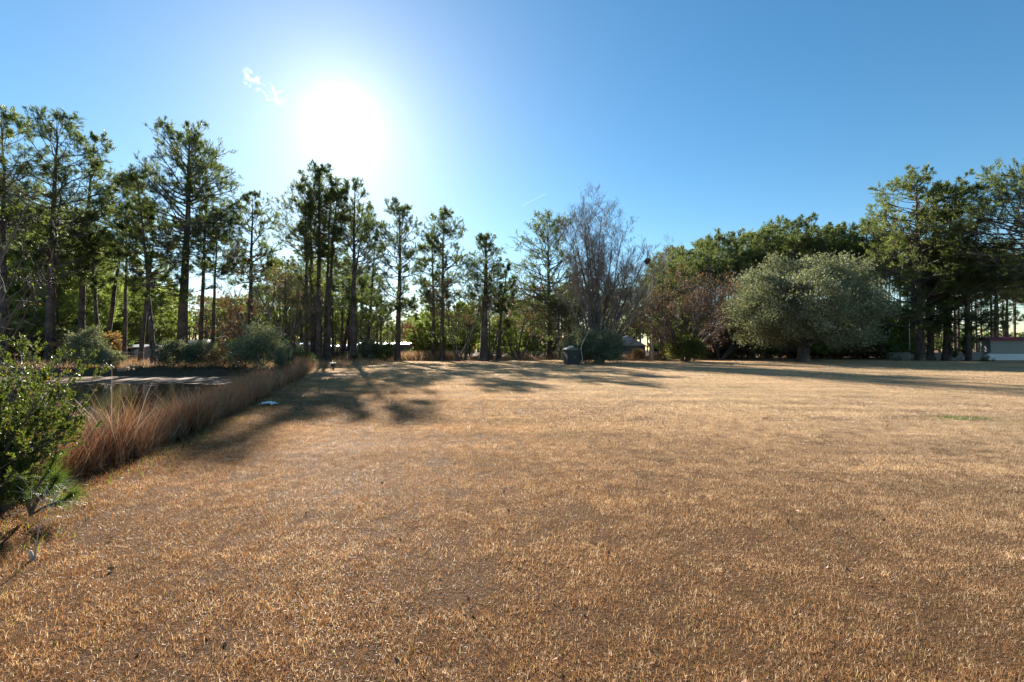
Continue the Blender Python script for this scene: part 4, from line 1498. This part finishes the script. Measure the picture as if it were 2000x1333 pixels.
house('open_shelter', place(338, 60), 0.0, 2.6, 2.6, 1.75, 0.22, plain_mat('tan_board', (0.28, 0.22, 0.17), .8), metal_roof,
      'low pale roofed lean-to between the red umbrella and the camper', cat='shed')

# red frame, red and white umbrella
um = empty('patio_umbrella', place(315, 54), 0, 'red and white patio umbrella beside the grey metal shed', 'umbrella')
Geo().tubes(np.array([[[0, 0, 0], [0, 0, 0.9], [0, 0, 1.72]]]), np.full((1, 3), 0.03), 8).build('pole', white, um)
for par in (0, 1):
    g = Geo()
    for k in range(par, 8, 2):
        a0, a1 = k * math.pi / 4, (k + 1) * math.pi / 4
        v = [[0, 0, 1.72], [math.cos(a0) * 1.0, math.sin(a0) * 1.0, 1.28], [math.cos((a0 + a1) / 2) * 0.97, math.sin((a0 + a1) / 2) * 0.97, 1.30],
             [math.cos(a1) * 1.0, math.sin(a1) * 1.0, 1.28]]
        v = np.array(v)
        g.add(np.r_[v, v + np.array([0, 0, -0.012])], [np.array([[0, 1, 2, 3]]), np.array([[7, 6, 5, 4]])])
    g.build('canopy', (redm, white)[par], um)
rfm = empty('swing_frame', place(334, 62), 0, 'red metal frame standing behind the patio umbrella', 'frame')
for x in (-1.0, 1.0):
    Geo().box((x, 0, 1.1), (0.1, 0.1, 2.2)).build('post', redm, rfm)
Geo().box((0, 0, 2.24), (2.2, 0.12, 0.1)).build('crossbar', redm, rfm)

# camper
cp = empty('camper_trailer', place(388, 58), 0.25, 'white camper trailer with a sloped back behind the slim pines', 'camper')
prof = np.array([[-1.5, 0.55], [1.4, 0.55], [1.75, 0.95], [1.45, 2.35], [1.15, 2.75], [-1.35, 2.55], [-1.5, 2.3]])
n = len(prof)
v = np.r_[np.c_[prof[:, 0], np.full(n, -1.0), prof[:, 1]], np.c_[prof[:, 0], np.full(n, 1.0), prof[:, 1]]]
g = Geo()
g.add(v, [np.array([list(range(n))]), np.array([list(range(2 * n - 1, n - 1, -1))]), np.array([[j, n + j, n + (j + 1) % n, (j + 1) % n] for j in range(n)])])
g.build('body', white, cp)
for x, ww in ((-0.6, 0.8), (0.7, 0.6)):
    wn = Geo().box((x, -1.02, 1.85), (ww + 0.1, 0.05, 0.62)).build('window', dark, cp)
    Geo().box((x, -1.05, 1.85), (ww, 0.03, 0.5)).build('pane', glass, wn)
for y in (-0.95, 0.95):
    Geo().tubes(np.array([[[0.1, y - 0.1, 0.33], [0.1, y + 0.1, 0.33]]]), np.full((1, 2), 0.33), 18).build('wheel', tire, cp)
Geo().box((-1.9, 0, 0.5), (0.9, 0.1, 0.1)).build('hitch', dark, cp)


def car(loc, rz, label, paint):
    c = empty('parked_car', loc, rz, label, 'car')
    body = np.array([[-2.1, 0.35], [2.1, 0.35], [2.15, 0.75], [1.9, 0.92], [0.95, 0.98], [0.45, 1.42], [-1.1, 1.45], [-1.75, 1.0], [-2.12, 0.92]])
    n = len(body)
    inset = np.where(body[:, 1] > 1.2, 0.62, 0.85)
    v = np.r_[np.c_[body[:, 0], -inset, body[:, 1]], np.c_[body[:, 0], inset, body[:, 1]]]
    g = Geo()
    g.add(v, [np.array([[j, n + j, n + (j + 1) % n, (j + 1) % n] for j in range(n)])])
    for s in (0, n):
        idx = [[0, 1, 2, 3], [0, 3, 4, 7], [0, 7, 8], [4, 5, 6, 7]]
        for f in idx:
            g.add(v[[s + k for k in f]], np.array([list(range(len(f)))]))
    g.build('body', paint, c)
    for s in (-1, 1):
        q = np.array([[-1.4, 0.80 * s, 1.03], [0.75, 0.80 * s, 1.03], [0.4, 0.66 * s, 1.37], [-1.05, 0.66 * s, 1.38]])
        q[:, 1] += 0.025 * s
        Geo().add(q, np.array([[0, 1, 2, 3]])).build('side_window', glass, c)
    q = np.array([[0.97, -0.72, 1.02], [0.97, 0.72, 1.02], [0.53, 0.58, 1.40], [0.53, -0.58, 1.40]]) + np.array([0.02, 0, 0.01])
    Geo().add(q, np.array([[0, 1, 2, 3]])).build('windscreen', glass, c)
    for x in (-1.35, 1.3):
        for y in (-0.8, 0.8):
            wl = Geo().tubes(np.array([[[x, y - 0.1, 0.32], [x, y + 0.1, 0.32]]]), np.full((1, 2), 0.32), 18).build('wheel', tire, c)
            Geo().tubes(np.array([[[x, y - 0.12, 0.32], [x, y + 0.12, 0.32]]]), np.full((1, 2), 0.18), 12).build('rim', galv, wl)
    for y in (-0.6, 0.6):
        Geo().box((2.12, y, 0.7), (0.08, 0.3, 0.14)).build('headlight', white, c)
    return c


car(place(448, 60), 2.8, 'silver car parked among the trees right of the camper', carp)
car(place(855, 88), 0.3, 'pale car parked behind the two close pines', plain_mat('white_car_paint', (0.7, 0.7, 0.72), 0.25))
car(place(965, 96), 0.1, 'distant white car beyond the thick trunked pine', plain_mat('white_car_paint', (0.7, 0.7, 0.72), 0.25))

# pale track beyond the fence
g = Geo()
A, B = np.array(place(960, 78)), np.array(place(1110, 80))
g.add(np.array([[A[0], A[1], 0.06], [B[0] + 6, B[1], 0.06], [B[0] + 6, B[1] + 3, 0.06], [A[0], A[1] + 3, 0.06]]), np.array([[0, 1, 2, 3]]))
tag(g.build('track', plain_mat('pale_sand_track', (0.50, 0.40, 0.32), 0.9, noise=0.2, nscale=2)), kind='structure')


# chain link fence
def wire_fence(pts_, h, label, step=3.0):
    f = empty('wire_fence', (0, 0, 0), 0, label, 'fence')
    gm = Geo()
    pts_ = [np.array(p_) for p_ in pts_]
    for a, b2_ in zip(pts_[:-1], pts_[1:]):
        L = np.linalg.norm(b2_ - a)
        k = max(1, int(L / step))
        for j in range(k + 1):
            q = a + (b2_ - a) * j / k
            q[2] = gz(q[0], q[1])
            Geo().tubes(np.array([[q, q + [0, 0, h / 2], q + [0, 0, h + 0.05]]]), np.full((1, 3), 0.03), 6).build('post', galv, f)
        Geo().tubes(np.array([[a + [0, 0, h], (a + b2_) / 2 + [0, 0, h], b2_ + [0, 0, h]]]), np.full((1, 3), 0.022), 5).build('top_rail', galv, f)
        nw = int(L / 0.2)
        u = np.arange(nw)[:, None] / nw
        lo = a + (b2_ - a) * u + [0, 0, 0.05]
        for s in (-1, 1):
            hi = lo + (b2_ - a) / L * h * s * 0.8 + [0, 0, h - 0.05]
            gm.tubes(np.stack([lo, hi], 1), np.full((nw, 2), 0.004), 3, False)
    gm.build('wire_mesh', galv, f)
    return f


wire_fence([place(560, 66), place(760, 66.5), place(1020, 68)], 1.2, 'sagging wire fence in front of the trailers and the shaded yard')
wire_fence([place(1022, 68), place(1110, 67), place(1320, 66)], 1.15, 'chain link fence between the little shed and the brown oak')
wire_fence([place(205, 40.5), place(250, 40.5), place(340, 41)], 1.3, 'old wire fence on the far side of the pond', 2.2)

# small box on a post, pale litter
bx = empty('post_box', place(651, 33.5), 0.2, 'small dark box on a short post alone on the lawn', 'box')
Geo().box((0, 0, 0.13), (0.10, 0.10, 0.30)).build('post', dark, bx)
bb = Geo().box((0, 0, 0.37), (0.30, 0.24, 0.22)).build('box', dark, bx)
Geo().box((0, 0, 0.492), (0.36, 0.30, 0.02)).build('lid', dark, bb)
rng = np.random.default_rng(12)
g = Geo()
uu, vv = np.meshgrid(np.linspace(-1, 1, 9), np.linspace(-1, 1, 7))
zz = 0.05 * (1 - uu ** 2) + rng.uniform(0, 0.07, uu.shape)
g.add(np.stack([uu * 0.22 + rng.normal(0, .02, uu.shape), vv * 0.13 + rng.normal(0, .02, uu.shape), zz], -1).reshape(-1, 3),
      np.array([[r_ * 9 + c_, r_ * 9 + c_ + 1, (r_ + 1) * 9 + c_ + 1, (r_ + 1) * 9 + c_] for r_ in range(6) for c_ in range(8)]))
d = CAM_H / -ray(525, 792)[2]
o = g.build('plastic_bag', white)
o.location = place(525, d)
tag(o, 'crumpled white plastic bag lying at the edge of the reeds', 'bag')

# ------------------------------------------------------------------ near left plants


def near_shrub(seed, loc, H, n_st, spread, nleaf, la, lb, leaf, label, dirbias=(0, 0), name='shrub'):
    rng = np.random.default_rng(seed)
    root = empty(name, loc, 0, label, 'shrub')
    a = rng.uniform(0, 6.28, n_st)
    e = np.abs(rng.normal(0, spread, n_st))
    d = np.stack([np.cos(a) * np.sin(e) + dirbias[0], np.sin(a) * np.sin(e) + dirbias[1], np.cos(e)], 1)
    p = np.stack([np.cos(a) * 0.15, np.sin(a) * 0.15, np.zeros(n_st)], 1)
    P0, R0 = grow(p, nrm(d), H * rng.uniform(0.45, 1.15, n_st), np.full(n_st, 0.009), 7, rng, 0.10, 0.03)
    P1, R1 = spawn(P0, R0, 6, 0.15, 0.98, 0.35, 0.7, rng, 5, 0.12, 0.10, 0.6, 0.003)
    P2, R2 = spawn(P1, R1, 4, 0.2, 1.0, 0.45, 0.6, rng, 4, 0.12, 0.12, 0.6, 0.0016)
    g = Geo()
    g.tubes(P0, R0, 5, False)
    g.tubes(P1, R1, 4, False)
    g.tubes(P2, R2, 3, False)
    g.build('stems', M['twig'], root)
    g = Geo()
    idx = rng.integers(0, len(P2), nleaf)
    c, tg, _ = lerp_poly(P2[idx], R2[idx], rng.random(nleaf) ** 0.7)
    leaves(g, c, la, lb, rng, 0.4, tg * 1.0)
    g.build('foliage', M[leaf], root)
    return root


near_shrub(91, (-5.08, 4.35, -0.05), 1.42, 60, 0.45, 72000, 0.032, 0.012, 'near_shrub', 'large glossy green shrub at the left edge by the reeds', name='evergreen_shrub')
near_shrub(92, (-5.15, 3.6, -0.05), 1.1, 44, 0.7, 34000, 0.032, 0.012, 'near_shrub', 'lower green shrub cut by the left edge of the photo', name='evergreen_shrub')
near_shrub(93, (-7.0, 6.3, -0.3), 1.7, 26, 0.42, 9000, 0.042, 0.018, 'near_shrub', 'loose yellow green shrub standing behind the glossy shrub', name='evergreen_shrub')
near_shrub(94, (-8.6, 7.9, -0.3), 1.3, 22, 0.6, 2500, 0.05, 0.02, 'brown_leaf', 'dry twiggy bush at the water behind the green shrubs', name='twiggy_bush')

# pine seedling
rng = np.random.default_rng(95)
root = empty('pine_seedling', (-4.47, 4.25, 0), 0, 'bright green pine seedling beside the glossy shrub', 'plant')
tips = np.array([[0.30, -0.05, 0.42], [0.18, 0.05, 0.62], [0.36, 0.05, 0.24], [-0.1, 0.0, 0.55], [0.05, -0.15, 0.35]])
P_ = np.stack([np.zeros_like(tips) + [0, 0, 0.05], tips * [0.35, 0.35, 0.55], tips * 0.75, tips], 1)
g = Geo()
g.tubes(P_, np.tile(np.array([[0.012, 0.01, 0.007, 0.005]]), (len(tips), 1)), 6, False)
g.build('stem', M['twig'], root)
g = Geo()
k = 460
for q in range(len(tips)):
    u = rng.uniform(0.35, 1.0, k)
    c, tg, _ = lerp_poly(np.repeat(P_[q][None], k, 0), np.ones((k, 4)), u)
    dd = nrm(tg * 0.75 + nrm(rng.normal(0, 1, (k, 3))) * 0.75)
    Ls = rng.uniform(0.10, 0.19, k)
    sd_ = nrm(np.cross(dd, rng.normal(0, 1, (k, 3)))) * 0.0013
    mdp = c + dd * (Ls * .5)[:, None]
    tpp = c + dd * Ls[:, None] + np.array([0, 0, -0.012])
    V = np.stack([c - sd_, c + sd_, mdp + sd_, mdp - sd_, tpp], 1).reshape(-1, 3)
    bb_ = np.arange(k)[:, None] * 5
    g.add(V, [bb_ + np.array([[0, 1, 2, 3]]), bb_ + np.array([[3, 2, 4]])], np.repeat(rng.random(k), 5))
g.build('needles', M['seedling'], root)

# pale bare sapling sprouting at the lawn edge
b = pt(66, 1095, CAM_H / -ray(66, 1095)[2])
rng = np.random.default_rng(96)
root = empty('bare_sapling', (b[0], b[1], 0), 0, 'small pale leafless sapling at the lawn edge in the left corner', 'sapling')
P0 = np.array([[[0, 0, -0.02], [0.02, 0.0, 0.13], [0.035, 0, 0.27], [0.05, 0.01, 0.40], [0.075, 0.0, 0.52]]])
R0 = np.array([[0.008, 0.0045, 0.0035, 0.003, 0.002]])
g = Geo()
g.tubes(P0, R0, 7, False)
g.build('stem', M['pale_twig'], root, True)
g = Geo()
P1, R1 = spawn(P0, R0, 8, 0.35, 1.0, 0.62, 1.0, rng, 5, 0.12, 0.02, 0.6, 0.0022, 0.5)
P2, R2 = spawn(P1, R1, 4, 0.2, 0.9, 0.5, 0.7, rng, 4, 0.14, 0.0, 0.6, 0.0014, 0.6)
g.tubes(P1, R1, 5, False)
g.tubes(P2, R2, 4, False)
g.build('twigs', M['pale_twig'], root)
Geo().tubes(np.array([[[-0.01, 0.0, 0.0], [-0.012, -0.005, 0.04], [-0.02, -0.008, 0.075]]]), np.array([[0.012, 0.011, 0.009]]), 8).build('root_stub', M['dead_wood'], root, True)

# fallen pale twigs on the near-left ground
for (x, y, L, a, lab) in ((20, 1010, 0.5, 0.6, 'pale fallen twig under the glossy shrub in the left corner'), (430, 905, 0.22, 0.3, 'short fallen twig on the lawn in front of the reeds'),
                          (150, 905, 0.35, 2.6, 'curved pale grass stalk lying at the foot of the reeds')):
    d = CAM_H / -ray(x, y)[2]
    b = pt(x, y, d)
    P_ = np.array([[0, 0, 0.02], [L * .3, 0.02, 0.05], [L * .65, 0.0, 0.045], [L, 0.05, 0.03]])
    o = Geo().tubes(P_[None], np.array([[0.006, 0.005, 0.004, 0.003]]), 6).build('fallen_twig', M['dead_wood'], None, True)
    o.location = (b[0], b[1], gz(b[0], b[1]))
    o.rotation_euler = (0, 0, a)
    tag(o, lab, 'twig')

# leafless crape-like tree leaning in from the left, with seed clusters
tx, ty = -10.4, 7.8
o = bare_tree(97, 5.1, 0, 0, 0.05, 6, 7, 5, 0, bark='twig', twig='twig', base_r=0.15, name='leafless_tree', leafn=500, leaf='near_shrub', la=0.05, lb=0.03,
              dirs=[(0.55, -0.15, 1.0), (0.85, -0.1, 0.75), (0.35, 0.2, 1.1), (0.9, -0.2, 0.62), (0.1, 0.1, 1)], lens=[0.95, 0.88, 1.0, 0.8, 1.0],
              minr=0.002, up=0.03, Lf=0.38)
o.location = (tx, ty, gz(tx, ty))
tag(o, 'leafless pale barked tree reaching in from the left edge', 'tree')
rng = np.random.default_rng(98)
for (x, y, r) in ((35, 545, 16), (85, 552, 14), (88, 548, 10), (120, 436, 12), (60, 425, 10), (20, 440, 12)):
    c = pt(x, y, 7.3)
    q = rng.normal(0, r / F * 7.3, (55, 3)) * np.array([1.2, 1, 0.45])
    g = Geo()
    leaves(g, q, 0.028, 0.024, rng)
    leaves(g, q + 0.004, 0.026, 0.024, rng)
    g.tubes(np.stack([np.zeros((20, 3)), q[:20]], 1), np.full((20, 2), 0.0012), 3, False)
    sc_ = g.build('seed_cluster', M['seed'], o)
    sc_.location = tuple(c - np.array(o.location))
print('objects', len(S.objects))
